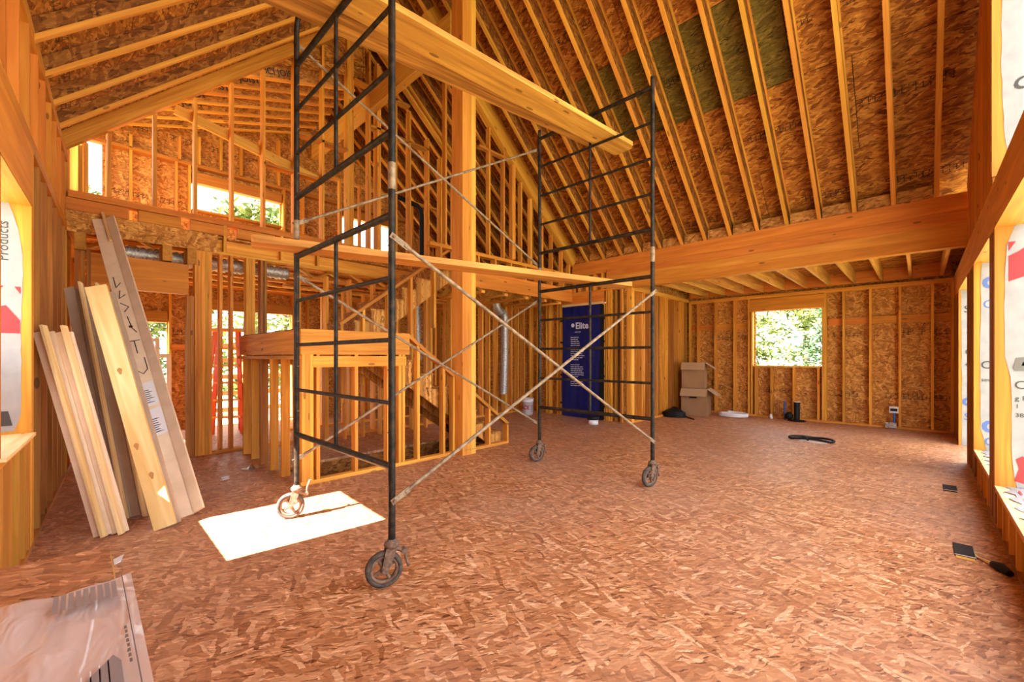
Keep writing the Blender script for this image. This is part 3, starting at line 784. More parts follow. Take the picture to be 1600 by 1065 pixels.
# gable studs standing on the loft plate
for X in (0.0, 0.05, 0.25, 0.68, 1.11, 1.54, 1.95, 2.39, 2.83, 3.26, 3.30, 3.34):
    wb.stud(bx(X), 3.33, zL(X) - 0.02, mat=M_FIR)
for X in (3.66, 3.82, 3.86, 4.2, 4.5, 4.93, 5.25, 5.6):
    wb.stud(bx(X), 3.33, zR(X) - 0.25, mat=M_FIR)
for z0, z1, a_, b_ in ((4.95, 4.99, 2.39, 3.26), (5.55, 5.59, 3.66, 4.93), (4.3, 4.34, 1.95, 2.83), (6.25, 6.29, 3.34, 4.5)):
    wb.plate(bx(b_), bx(a_), z0, z1, M_PLY, 'block')
up = Vector((-0.95, 0, 1)).normalized()
bar('rake_beam', wb.root, Vector((-0.2, 7.13, zL(-0.2))) + up * 0.12, Vector((RIDGE_X, 7.13, zL(RIDGE_X))) + up * 0.12, 0.10, 0.24, M_FIR, (0, 1, 0))
bar('rake_beam', wb.root, Vector((RIDGE_X, 7.13, zR(RIDGE_X) + 0.1)), Vector((6.2, 7.13, zR(6.2) + 0.1)), 0.10, 0.24, M_FIR, (0, 1, 0))
prism('gable_panel', wb.root, [(1.95, 5.9), (3.6, 6.42), (3.6, 7.6), (3.4, 7.55)], (0, 7.24, 0), (1, 0, 0), (0, 0, 1), 0.012, M_OSBR)

# right part of the loft front, nearer to the camera
wo = Wall('wall_loft', 'open loft gable wall right of the tall post', (7.88, 5.73), (3.98, 5.73))
wo.n = Vector((0, -1, 0))
for X in (4.3, 4.85, 5.3, 5.68, 6.17, 6.46, 6.5, 6.83, 7.15, 7.5, 7.78): wo.stud(bx(X), 3.26, zR(X) - 0.1, mat=M_FIR if X != 6.5 else M_FIRD, D=0.09)
bar('post', wo.root, (5.87, 5.70, 3.26), (5.87, 5.70, 5.1), 0.09, 0.09, M_GLU)
wo.plate(0, 3.9, 3.20, 3.26, M_BEAM); wo.plate(0, 3.9, 2.86, 2.92, M_BEAM)
X = 4.2
while X < 7.8:
    wo.stud(bx(X), 2.92, 3.20, name='cripple_stud'); X += 0.42
wo.plate(0, 3.2, 2.62, 2.86, M_BEAM, 'rim_board', D=0.04)
upr = Vector((0.87, 0, 1)).normalized()
bar('rake_beam', wo.root, Vector((7.88, 5.74, zR(7.88))) + upr * 0.06, Vector((3.9, 5.74, zR(3.9))) + upr * 0.06, 0.13, 0.26, M_FIR, (0, 1, 0))
bar('block', wo.root, (5.05, 5.77, 5.2), (5.75, 5.77, 5.2), 0.04, 0.09, M_PLY, (0, 0, 1))

# loft floor, floor trusses
lf = structure('floor', 'loft deck on open web floor trusses', 'floor')
for x0, x1, y0, y1 in ((-0.1, 2.6, 7.2, 9.9), (2.6, 5.2, 7.2, 9.9), (5.2, 7.88, 7.2, 9.9), (4.95, 7.86, 5.78, 7.1)):
    prism('deck_panel', lf, [(0.004, 0), (x1 - x0 - 0.004, 0), (x1 - x0 - 0.004, y1 - y0), (0.004, y1 - y0)], (x0, y0, 3.07), (1, 0, 0), (0, 1, 0), 0.02, M_OSBW)
def truss(p0, p1, n, z0=2.72, z1=3.06):
    p0, p1 = Vector((*p0, 0)), Vector((*p1, 0))
    t = (p1 - p0).normalized(); sd = t.cross(Vector((0, 0, 1)))
    ch = bar('floor_truss', lf, p0 + Vector((0, 0, z0 + 0.02)), p1 + Vector((0, 0, z0 + 0.02)), 0.09, 0.038, M_FIR, sd)
    bar('top_chord', ch, p0 + Vector((0, 0, z1 - 0.02)), p1 + Vector((0, 0, z1 - 0.02)), 0.09, 0.038, M_FIR, sd)
    for i in range(n):
        a, b_ = p0.lerp(p1, i / n), p0.lerp(p1, (i + 1) / n)
        za, zb = (z0 + 0.03, z1 - 0.03) if i % 2 == 0 else (z1 - 0.03, z0 + 0.03)
        bar('web', ch, a + Vector((0, 0, za)), b_ + Vector((0, 0, zb)), 0.088, 0.038, M_LIGHT, sd)
for Y in (7.75, 8.35, 8.95, 9.55): truss((0.0, Y), (7.8, Y), 16)
for X in (5.2, 5.8, 6.4, 7.0, 7.5): truss((X, 5.8), (X, 7.08), 4, 2.55, 2.86)

# ------------------------------------------------------------------ rear room walls and shed roof
wz = Wall('wall_rear', 'rear exterior wall seen through the studs with windows', (7.88, 9.93), (-0.05, 9.93))
wz.n = Vector((0, -1, 0))
rear_open = [(0.55, 1.12, 0.15, 2.0), (1.45, 3.25, 0.0, 2.29), (0.08, 0.26, 4.1, 5.0), (1.49, 3.05, 4.2, 4.70), (4.4, 5.8, 4.1, 4.75)]
for X in (0.0, 0.28, 0.5, 1.16, 1.42, 3.28, 3.6, 3.95, 5.04, 5.45, 5.9, 7.25, 7.6):
    wz.stud(bx(X), 0.04, 2.72)
for X in (0.02, 0.32, 0.62, 0.95, 1.25, 1.45, 3.1, 3.5, 3.9, 4.36, 5.85, 6.2, 6.6, 7.0, 7.4): wz.stud(bx(X), 3.1, 5.0)
for X in (0.32, 0.62, 0.95, 1.3, 1.6, 1.95, 2.3, 2.65, 3.0, 3.3): wz.stud(bx(X), 5.04, 5.05 + 0.325 * X + 0.02, name='cripple_stud')
wz.plate(bx(7.88), bx(-0.05), 2.72, 2.80, M_FIR); wz.plate(bx(7.88), bx(-0.05), 5.0, 5.06, M_PLY); wz.plate(bx(7.88), bx(-0.05), 3.08, 3.12)
for o in rear_open:
    if o[3] - o[2] > 0.3 and o[1] - o[0] > 0.3: wz.plate(bx(o[1]), bx(o[0]), o[3], o[3] + 0.2, M_PLY, 'header')
    wz.plate(bx(o[1]), bx(o[0]), o[2] - 0.04, o[2], M_PLY, 'window_sill')
for x0, x1 in ((0.3, 0.5), (1.16, 1.42), (3.3, 3.6)): wz.plate(bx(x1), bx(x0), 1.5, 1.6, M_BEAM, 'block', D=0.06)
wz.sheathe(0, 7.93, 0, 5.06, [(bx(o[1]), bx(o[0]), o[2], o[3]) for o in rear_open], depth=0.14)
wz.sheathe(bx(3.6), 7.93, 5.06, lambda a: 5.4 + 0.325 * (7.88 - a), [], depth=0.14)
wz.sheathe(0, bx(3.6), 5.06, lambda a: min(7.6, zR(7.88 - a) + 0.4), [], depth=0.14)

cs = structure('ceiling', 'low shed roof of printed I-joists behind the gable studs', 'ceiling')
def zS(X): return 5.08 + 0.325 * X
Y = 7.42
while Y < 9.9:
    j = ijoist(cs, (-0.1, Y, zS(-0.1)), (3.5, Y, zS(3.5)))
    if Y < 9.0:
        M_ = basis(((2.0 if Y < 7.5 else 1.55 if Y < 7.9 else 0.5 + random.random() * 0.8), Y - 0.0075, 0), (1, 0, 0.325), (-0.325, 0, 1))
        M_.translation.z = zS(M_.translation.x) + 0.10
        link('stamp', text_mesh('BCI JOIST', 0.13, M_INKDARK, 0.0004, True), M_, j)
    Y += 0.355
sh = Vector((1, 0, 0.325)).normalized()
for y0, y1 in ((7.2, 8.6), (8.6, 10.0)):
    for x0, x1 in ((-0.15, 1.7), (1.7, 3.6)):
        L = (x1 - x0) * math.sqrt(1 + 0.325 ** 2)
        prism('roof_panel', cs, [(0, 0), (y1 - y0 - 0.004, 0), (y1 - y0 - 0.004, L), (0, L)], (x0, y1, zS(x0) + 0.32), (0, -1, 0), sh, 0.015, M_OSBW)
prism('light_seal', cs, [(0, 0), (2.95, 0), (2.95, 4.1), (0, 4.1)], (-0.3, 10.1, zS(-0.3) + 0.35), (0, -1, 0), sh, 0.01, M_OSBR)  # added cover that blocks light leaks through the shed roof
prism('clerestory_panel', cs, [(0, 6.4), (2.8, 6.4), (2.8, 7.6), (0, 7.6)], (3.56, 7.2, 0), (0, 1, 0), (0, 0, 1), 0.012, M_OSBR)
bar('brace_plank', cs, (0.9, 7.3, 4.75), (2.8, 7.3, 4.35), 0.14, 0.038, M_LIGHT, (0, 0, 1))

rb = thing('ridge_beam', 'level timber ridge beam running from the tall post to the rear wall', 'beam', (3.66, 7.3, 5.85))
bar('glulam', rb, (3.72, 4.78, 6.06), (3.72, 9.9, 6.06), 0.42, 0.13, M_LIGHT, (0, 0, 1))
tp = thing('timber_post', 'tall square timber post standing before the stairs', 'post', (3.80, 4.65, 0))
for dx, mt in ((-0.08, M_GLU), (0.0, M_GLU), (0.08, M_LIGHT)):
    bar('lamination', tp, (3.80 + dx, 4.65, 0), (3.80 + dx, 4.65, 6.95), 0.08, 0.24, mt, (1, 0, 0))
for i in range(5):
    mb = MB(); mb.tube([(3.74 + 0.04 * i, 4.5295, 0.07), (3.74 + 0.04 * i, 4.526, 0.07)], 0.006, 8); mb.build('screw_head', M_INKDARK, tp)

# inner partition studs between the hall and the stair
wp = Wall('wall_hall', 'partition studs of the hall behind the stair flights', (7.6, 8.35), (2.6, 8.35), 0.09)
wp.n = Vector((0, -1, 0))
for i in range(12):
    wp.stud(0.1 + 0.42 * i, 0.04, 2.70); 
for i in range(9): wp.stud(0.6 + 0.42 * i, 3.1, 4.9)
wp.plate(0, 5, 0, 0.04, M_FIR, 'sole_plate'); wp.plate(0, 5, 2.66, 2.70); wp.plate(0.5, 4.2, 4.9, 4.94)

# ------------------------------------------------------------------ stairs
st = thing('staircase', 'half turn staircase of strand board treads and risers with a landing', 'staircase', (3.2, 5.7, 0))
N1, RISE, RUN = 8, 0.19, 0.262
X_START, LX1 = 4.68, 4.68 - 8 * 0.262
def flight(y0, y1, xs, z0, sg):
    for i in range(N1):
        xa = xs + sg * RUN * i
        zt = z0 + RISE * (i + 1)
        r = bar('riser', st, (xa, y0, zt - RISE / 2 - 0.01), (xa, y1, zt - RISE / 2 - 0.01), RISE, 0.018, M_OSBB, (0, 0, 1))
        bar('tread', st, (xa + sg * (RUN / 2 - 0.01), y0, zt - 0.012), (xa + sg * (RUN / 2 - 0.01), y1, zt - 0.012), 0.024, RUN + 0.03, M_OSBB, (0, 0, 1))
    sl_ = Vector((sg * RUN, 0, RISE)).normalized()
    n_ = Vector((-sg * RISE, 0, RUN)).normalized()
    for y in (y0 + 0.02, (y0 + y1) / 2, y1 - 0.02):
        # saw-tooth stringer
        poly = []
        for i in range(N1):
            poly += [(xs + sg * RUN * i, z0 + RISE * i), (xs + sg * RUN * i, z0 + RISE * (i + 1) - 0.026)]
        xe, ze = xs + sg * RUN * N1, z0 + RISE * N1 - 0.026
        poly += [(xe, ze), (xe, ze - 0.24), (xs + sg * RUN * 0.9, z0 + (0.0 if z0 == 0 else -0.12))]
        mb = MB()
        n = len(poly)
        v = [(px, y - 0.02, pz) for px, pz in poly] + [(px, y + 0.02, pz) for px, pz in poly]
        mb.add(v, [tuple(range(n)), tuple(reversed(range(n, 2 * n)))] + [(i, n + i, n + (i + 1) % n, (i + 1) % n) for i in range(n)])
        mb.build('stringer', M_OSBW, st)
flight(4.80, 5.68, X_START, 0.0, -1)
flight(5.90, 6.85, LX1 - 0.05, RISE * N1, 1)
LX0, LY0, LY1 = 1.64, 4.70, 6.92
LZ = RISE * N1
prism('landing_deck', st, [(0, 0), (LX1 - LX0, 0), (LX1 - LX0, LY1 - LY0), (0, LY1 - LY0)], (LX0, LY0, LZ - 0.02), (1, 0, 0), (0, 1, 0), 0.02, M_OSBF)
for i in range(5):
    y = LY0 + 0.35 + 0.4 * i
    bar('landing_joist', st, (LX0 + 0.04, y, LZ - 0.14), (LX1, y, LZ - 0.14), 0.038, 0.22, M_FIR, (0, 1, 0))
bar('landing_rim', st, (LX0 - 0.02, LY0, LZ + 0.01), (LX1 + 0.35, LY0, LZ + 0.01), 0.27, 0.045, M_FIR, (0, 0, 1))
bar('landing_rim', st, (LX0, LY0 + 0.02, LZ + 0.01), (LX0, LY1 + 0.2, LZ + 0.01), 0.27, 0.045, M_FIR, (0, 0, 1))
bar('rim_edge', st, (LX0, LY0 + 0.03, LZ + 0.148), (LX0, LY1 + 0.2, LZ + 0.148), 0.008, 0.05, M_BLACK, (0, 0, 1))
bar('landing_beam', st, (LX0 + 0.1, LY0 + 0.02, 1.315), (LX1 + 0.3, LY0 + 0.02, 1.315), 0.12, 0.09, M_FIR, (0, 0, 1))
bar('landing_plate', st, (LX0, LY0 + 0.02, 1.36), (LX0, LY1 + 0.2, 1.36), 0.04, 0.09, M_FIR, (0, 0, 1))

ws = Wall('wall_stair', 'open stair knee wall of studs with a sloping rail', (4.74, 4.68), (1.62, 4.68), 0.09)
ws.n = Vector((0, -1, 0))
def sx_(X): return 4.74 - X
for X in (1.65, 1.69, 1.73, 1.80, 2.23, 2.64, 2.80, 2.85): ws.stud(sx_(X), 0.04, 1.40 if X < 2.7 else 1.66)
def zrail(X): return 0.30 + 0.735 * (4.72 - X)
for X in (3.07, 3.48, 3.65, 4.33): ws.stud(sx_(X), 0.04, zrail(X))
ws.stud(sx_(4.715), 0.04, 0.32)
for a, b_ in ((4.74, 3.925), (3.675, 1.62)): ws.plate(sx_(a), sx_(b_), 0, 0.04, M_FIR, 'sole_plate')
for a, b_ in ((4.74, 3.925), (3.675, 2.92)): ws.slope(sx_(a), zrail(a) + 0.02, sx_(b_), zrail(b_) + 0.02, 0.045, M_PLY, 'rail')
for i in range(6):
    y = LY0 + 0.12 + 0.40 * i
    bar('stud', ws.root, (LX0, y, 0.0), (LX0, y, 1.34), 0.038, 0.09, M_FIR if i % 3 else M_FIRD, (0, 1, 0))
prism('sheathing_panel', ws.root, [(0, 0), (0.12, 0), (0.12, 1.3), (0, 1.3)], (LX0 + 0.06, LY0 + 0.6, 0), (0, 1, 0), (0, 0, 1), 0.012, M_OSBW)
# upper flight rail
X0u = LX1 - 0.05
def zr2(X): return LZ + 0.30 + 0.73 * (X - X0u)
bar('rail', ws.root, (X0u, 5.86, zr2(X0u)), (X0u + 2.2, 5.86, zr2(X0u + 2.2)), 0.045, 0.09, M_PLY, (0, 0, 1))
for X in (X0u + 0.03, X0u + 0.35, X0u + 0.75, X0u + 1.15, X0u + 1.6):
    bar('stud', ws.root, (X, 5.86, 0.7 + 0.72 * (X - X0u)), (X, 5.86, zr2(X)), 0.038, 0.088, M_FIR, (1, 0, 0))
for i in range(7):
    bar('stud', ws.root, (2.75 + 0.32 * i, 6.88, 0), (2.75 + 0.32 * i, 6.88, 1.5 + 0.2 * i), 0.038, 0.088, M_FIR, (1, 0, 0))

# ------------------------------------------------------------------ rolling scaffold
P1, P2, P3, P4 = Vector((1.302, 2.271, 0)), Vector((1.285, 3.81, 0)), Vector((4.22, 2.03, 0)), Vector((4.195, 3.575, 0))
sc = thing('scaffold_tower', 'rolling black steel scaffold tower with ladder frames and cross braces', 'scaffold', (2.75, 2.92, 0))
def Z(p, z): return Vector((p.x, p.y, z))
def end_frame(a, b_, zlist, z0, z1, arch=False):
    if arch:
        d = (b_ - a).normalized()
        mb = MB()
        mb.tube([Z(a, z0), Z(a, z1 - 0.16), Z(a + d * 0.03, z1 - 0.07), Z(a + d * 0.12, z1), Z(b_ - d * 0.12, z1), Z(b_ - d * 0.03, z1 - 0.07), Z(b_, z1 - 0.16), Z(b_, z0)], 0.0215, 14)
        mb.build('arched_upright', M_BLACKM, sc)
    else:
        for p in (a, b_):
            mb = MB(); mb.tube([Z(p, z0), Z(p, z1)], 0.0215, 14); mb.build('upright', M_BLACKM, sc)
    for p in (a, b_):
        for zz in zlist[:-1]:
            q = Z(p, zz + 0.2); t = (b_ - a).normalized() * (1 if p is a else -1)
            mb = MB(); mb.tube([q, q + t * 0.045], 0.005, 6); mb.build('lock_pin', M_BRACE, sc)
    fr = sc
    zt = zlist[-1]
    for i, zz in enumerate(zlist):
        m2 = MB()
        m2.tube([Z(a, zz), Z(b_, zz)], 0.0215 if i in (0, len(zlist) - 1) else 0.0145, 12)
        m2.build('rung', M_BLACKM, fr)
    mid = (a + b_) / 2
    m2 = MB(); m2.tube([Z(mid, zlist[0]), Z(mid, zt)], 0.0145, 12); m2.build('center_bar', M_BLACKM, fr)
LOWR, UPR = (0.71, 1.09, 1.47, 1.845, 2.22), (2.72, 3.095, 3.47, 3.85)
end_frame(P1, P2, LOWR, 0.24, 2.45)
end_frame(P3, P4, LOWR, 0.24, 2.45)
end_frame(P1, P2, UPR, 2.46, 4.30, True)
end_frame(P3, P4, UPR + (4.22,), 2.46, 4.33)
for p in (P1, P2, P3, P4):
    mb = MB(); mb.tube([Z(p, 2.37), Z(p, 2.53)], 0.0235, 14); mb.build('coupling_pin', M_BRACE, sc)
def brace(a, za, b_, zb, off):
    d = (b_ - a).normalized(); n_ = Vector((-d.y, d.x, 0)) * off
    A, B = Z(a, za) + n_, Z(b_, zb) + n_
    t = (B - A).normalized()
    mb = MB()
    mb.tube([A + t * 0.08, B - t * 0.08], 0.0125, 10)
    for e, s_ in ((A, 1), (B, -1)):
        M3 = Matrix((t, n_.normalized(), t.cross(n_.normalized()))).transposed()
        mb.box(e + t * s_ * 0.045, (0.13, 0.007, 0.036), M=M3)
    br = mb.build('cross_brace', M_BRACE, sc)
    for e in (A, B):
        m2 = MB(); m2.tube([e - n_ * 0.9, e + n_.normalized() * 0.014], 0.009, 8); m2.build('brace_lock', M_RUST, br)
brace(P1, 0.517, P3, 2.06, -0.036); brace(P1, 2.085, P3, 0.47, -0.022)
brace(P2, 0.48, P4, 2.10, 0.036); brace(P2, 2.07, P4, 0.49, 0.022)
brace(P2, 2.51, P4, 4.09, 0.036); brace(P2, 4.05, P4, 2.56, 0.022)

def caster(p, ang, lever):
    R3 = Matrix.Rotation(ang, 3, 'Z')
    def w(x, y, z): return Vector((p.x, p.y, 0)) + R3 @ Vector((x, y, z))
    rad, off = 0.108, -0.045
    mb = MB()
    mb.lathe([(0.0, 0.28), (0.026, 0.28), (0.03, 0.265), (0.042, 0.262), (0.046, 0.245), (0.04, 0.232), (0.0, 0.23)], (p.x, p.y, 0), 18)
    for s_ in (-1, 1):
        y = 0.026 * s_
        v = [w(0.03, y, 0.236), w(-0.035, y, 0.236), w(off - 0.02, y, 0.10), w(off, y, 0.086), w(off + 0.022, y, 0.10)]
        v += [q + R3 @ Vector((0, 0.006 * s_, 0)) for q in v]
        f = [(0, 1, 2, 3, 4), (9, 8, 7, 6, 5)] + [(i, 5 + i, 5 + (i + 1) % 5, (i + 1) % 5) for i in range(5)]
        mb.add(v, f)
    mb.tube([w(off, -0.04, 0.108), w(off, 0.04, 0.108)], 0.014, 12)
    yo = mb.build('caster', M_RUST, sc)
    MW = R3 @ Matrix.Rotation(math.pi / 2, 3, 'X')
    c = w(off, 0, rad)
    m2 = MB()
    m2.lathe([(0.082, -0.019), (0.100, -0.019), (rad, -0.010), (rad, 0.010), (0.100, 0.019), (0.082, 0.019)], c, 32, MW, close=True)
    wh = m2.build('tyre', M_TYRE, yo)
    m3 = MB()
    m3.lathe([(0.066, -0.015), (0.083, -0.017), (0.083, 0.017), (0.066, 0.015)], c, 32, MW, close=True)
    m3.lathe([(0.010, -0.02), (0.022, -0.02), (0.022, 0.02), (0.010, 0.02)], c, 16, MW, close=True)
    for k in range(4):
        q = k * math.pi / 2 + 0.5
        m3.tube([c + MW @ Vector((0.018 * math.cos(q), 0.018 * math.sin(q), 0)), c + MW @ Vector((0.07 * math.cos(q), 0.07 * math.sin(q), 0))], [0.013, 0.010], 8)
    m3.build('wheel_rim', M_RUST, yo)
    m4 = MB()
    m4.tube([w(0.0, 0.0, 0.235), w(0.055, 0, 0.205), w(0.075, 0, 0.20)], [0.014, 0.013, 0.016], 10)
    m4.tube([w(0.075, -0.02, 0.20), w(0.075, 0.02, 0.20)], 0.018, 12)
    if lever: m4.tube([w(0.078, 0.0, 0.205), w(0.082, 0, 0.25), w(0.105, 0, 0.31)], [0.010, 0.009, 0.012], 8)
    else: m4.tube([w(0.078, 0.0, 0.20), w(0.083, 0, 0.15), w(0.10, 0, 0.10)], [0.010, 0.009, 0.010], 8)
    m4.build('brake_lever', M_RUST, yo)
caster(P1, math.radians(-22), False)
caster(P2, math.radians(-22), True)
caster(P3, math.radians(-15), False)
caster(P4, math.radians(-20), False)

# planks on the scaffold
def plank(name, label, mat, p0, p1, w, t, z, group=None):
    p0, p1 = Vector((*p0, z + t / 2)), Vector((*p1, z + t / 2))
    M_, L = frame(p0, p1, Vector((p1 - p0)).cross(Vector((0, 0, 1))))
    c = 0.025
    v, f = [], []
    pts = [(-w / 2, -L / 2 + c), (-w / 2 + c, -L / 2), (w / 2 - c, -L / 2), (w / 2, -L / 2 + c), (w / 2, L / 2 - c * 2), (w / 2 - c * 2, L / 2), (-w / 2 + c, L / 2), (-w / 2, L / 2 - c)]
    n = len(pts)
    v = [(x, -t / 2, y) for x, y in pts] + [(x, t / 2, y) for x, y in pts]
    m = bpy.data.meshes.new('plank'); m.from_pydata(v, [], [tuple(range(n)), tuple(reversed(range(n, 2 * n)))] + [(i, n + i, n + (i + 1) % n, (i + 1) % n) for i in range(n)])
    bm = bmesh.new(); bm.from_mesh(m); bmesh.ops.recalc_face_normals(bm, faces=bm.faces); bm.to_mesh(m); bm.free()
    m.materials.append(mat)
    return tag(link(name, m, M_), label, 'plank', 'scaffold planks')
ZP = 3.85 + 0.0145
plank('scaffold_plank', 'front upper scaffold plank with clipped far corners, on the high rungs', M_PLANK, (0.6, 2.93), (4.62, 2.575), 0.285, 0.05, ZP)
plank('scaffold_plank', 'rear upper scaffold plank lying across the front one, rough grained underside', M_PLANK2, (0.5, 3.30), (4.35, 2.74), 0.285, 0.045, ZP + 0.051)
plank('scaffold_plank', 'lower scaffold plank lying askew at mid height of the tower', M_PLANK, (0.93, 3.74), (4.84, 2.66), 0.25, 0.055, 2.22 + 0.0215)

# ------------------------------------------------------------------ boards leaning in the left corner
def lean(name, label, mat, bot, top, w, t, wdir, cat='board', group='boards leaning in the left corner'):
    bot, top = Vector(bot), Vector(top)
    d = (top - bot).normalized()
    wd = Vector((*wdir, 0)); wd = (wd - d * wd.dot(d)).normalized()
    return tag(bar(name, None, bot, top, w, t, mat, wd), label, cat, group)
WD = (0.86, -0.5)
# short bundle (nearest the wall)
B = [((0.100, 4.47, 0.01), (-0.225, 4.87, 1.56)), ((0.150, 4.46, 0.01), (-0.168, 4.86, 1.56)), ((0.195, 4.45, 0.01), (-0.116, 4.85, 1.56)), ((0.240, 4.44, 0.01), (-0.066, 4.84, 1.56))]
lean('trim_board', 'leftmost short white trim board of the leaning bundle', M_WHITE, *B[0], 0.06, 0.02, WD)
lean('trim_board', 'second short white trim board from the left in the bundle', M_WHITE, *B[1], 0.06, 0.02, WD)
lean('trim_board', 'third short white trim board from the left in the bundle', M_WHITE, *B[2], 0.055, 0.02, WD)
lean('trim_board', 'fourth short white trim board, beside the dark gap', M_WHITE, *B[3], 0.055, 0.02, WD)
NF = Vector((0.01, -1.0, 0)) * 0.04
for (b0, t0), dx, lab in ((B[0], 0.026, 'raw pine strip edge between the two leftmost short boards'), (B[2], 0.026, 'raw pine strip edge on the third short board')):
    o_ = Vector((dx, -0.01, 0)) + NF
    lean('pine_batten', lab, M_PINE, Vector(b0) + o_, Vector(t0) + o_ + Vector((0, 0, 0.05)), 0.018, 0.055, WD, 'batten')
# taller grey bundle
B2 = [((0.20, 4.86, 0.01), (-0.07, 5.75, 2.02)), ((0.27, 4.83, 0.01), (0.00, 5.74, 2.02)), ((0.33, 4.81, 0.01), (0.06, 5.73, 2.02)), ((0.385, 4.79, 0.01), (0.115, 5.72, 2.02))]
for (b0, t0), lab in zip(B2, ('leftmost tall grey trim board behind the short bundle', 'second tall grey trim board behind the short bundle', 'third tall grey trim board behind the short bundle', 'fourth tall grey trim board next to the raw plank')):
    lean('trim_board', lab, M_GREY, b0, t0, 0.075, 0.02, WD)
for (b0, t0), dx, lab in ((B2[1], 0.0, 'raw pine strip edge among the tall grey boards, left one'), (B2[3], 0.0, 'raw pine strip edge among the tall grey boards, beside the raw plank')):
    o_ = Vector((dx, -0.01, 0)) + NF
    lean('pine_batten', lab, M_PINE, Vector(b0) + o_, Vector(t0) + o_ + Vector((0, 0, 0.05)), 0.016, 0.05, WD, 'batten')
kp = lean('knotty_plank', 'wide raw pine plank with big knots leaning among grey boards', M_PINE, (0.475, 4.31, 0.012), (0.095, 4.98, 1.96), 0.14, 0.04, (0.93, -0.36))
for s_, x in ((-0.62, 0.01), (0.28, 0.0), (-0.36, -0.03)):
    M_, L = frame((0.475, 4.31, 0.012), (0.095, 4.98, 1.96), (0.93, -0.36, 0))
    mb = MB()
    sgn = 1 if (M_.to_3x3() @ Vector((0, 1, 0))).dot(Vector((0, -1, 0))) > 0 else -1
    n = 14
    ring = [M_ @ Vector((x + 0.015 * math.cos(q) * (1 + 0.3 * math.sin(3 * q)), sgn * 0.0215, s_ + 0.03 * math.sin(q))) for q in [2 * math.pi * i / n for i in range(n)]]
    mb.add(ring, [tuple(range(n))] ); mb.build('knot', plain('knot_wood', (0.42, 0.20, 0.06), 0.7) if 'knot_wood' not in bpy.data.materials else bpy.data.materials['knot_wood'], kp)
lean('grey_batten', 'dark edged batten behind the raw knotty plank', M_GREY, (0.555, 4.36, 0.012), (0.19, 5.10, 1.93), 0.045, 0.05, (0.93, -0.36), 'batten')
# tallest white corner board resting on the back wall
tb0, tb1 = Vector((0.665, 4.49, 0.015)), Vector((0.205, 7.08, 3.03))
M_, L = frame(tb0, tb1, (0.9, -0.3, 0))
tall = thing('corner_board', 'tallest white corner board with handwriting, leaning on the back wall', 'board', tuple(tb0), 'boards leaning in the left corner')
fw = 1 if (M_.to_3x3() @ Vector((0, 1, 0))).y < 0 else -1
def loc(x, y, z): return M_ @ Vector((x, y * fw, z))
bar('face', tall, loc(-0.045, 0, -L / 2), loc(-0.045, 0, L / 2), 0.13, 0.022, M_WHITE, M_.to_3x3() @ Vector((1, 0, 0)))
bar('return', tall, loc(0.06, 0.03, -L / 2), loc(0.06, 0.03, L / 2), 0.085, 0.022, M_WHITE, M_.to_3x3() @ Vector((0.9, 0.5 * fw, 0)))
bar('pine_edge', tall, loc(0.0, 0.022, L / 2 - 0.42), loc(0.0, 0.022, L / 2 + 0.10), 0.028, 0.02, M_PINE, M_.to_3x3() @ Vector((1, 0, 0)))
def stroke(pts, zc, x0=-0.045, r=0.0045):
    pts = [(a * 1.15, b_ * 1.7) for a, b_ in pts]
    mb = MB(); mb.tube([loc(x0 + a, 0.0125, zc + b_) for a, b_ in pts], r, 6); mb.build('handwriting', M_INKDARK, tall)
stroke([(-0.04, 0.0), (0.04, 0.0)], 0.02); stroke([(0, 0.0), (0.0, -0.10)], 0.02)
stroke([(-0.035, -0.14), (-0.035, -0.23), (0.0, -0.26), (0.035, -0.23), (0.035, -0.14)], 0.02)
stroke([(-0.02, 0.0), (-0.02, -0.10), (0.02, -0.06)], 0.98); stroke([(0.0, -0.13), (-0.02, -0.2), (0.03, -0.17)], 0.98)
stroke([(-0.02, -0.24), (0.03, -0.28), (-0.01, -0.32)], 0.98); stroke([(0.0, -0.36), (0.01, -0.46), (0.035, -0.5)], 0.98)
mb = MB(); mb.tube([loc(-0.04, 0.010, 0.22), loc(-0.04, 0.014, 0.22)], 0.017, 12); mb.build('nail_hole', M_INKDARK, tall)
for z0_, z1_, lab in ((-0.82, -0.52, 1), (-1.16, -0.84, 2)):
    mb = MB(); mb.add([loc(-0.10, 0.0125, z0_), loc(0.01, 0.0125, z0_ + 0.02), loc(0.01, 0.0125, z1_), loc(-0.10, 0.0125, z1_ - 0.02)], [(0, 1, 2, 3)])
    sk = mb.build('sticker', M_WPL, tall)
    for k in range(7):
        zz = z0_ + 0.04 + k * 0.024
        mb = MB(); mb.add([loc(-0.085, 0.0135, zz), loc(-0.085 + 0.03 + 0.05 * random.random(), 0.0135, zz + 0.006), loc(-0.045, 0.0135, zz + 0.014), loc(-0.085, 0.0135, zz + 0.010)], [(0, 1, 2, 3)])
        mb.build('print', M_INKDARK, sk)
# small dark block on the grey bundle
mb = MB(); mb.box((-0.07, 5.9, 2.02), (0.10, 0.14, 0.20), 0.4)

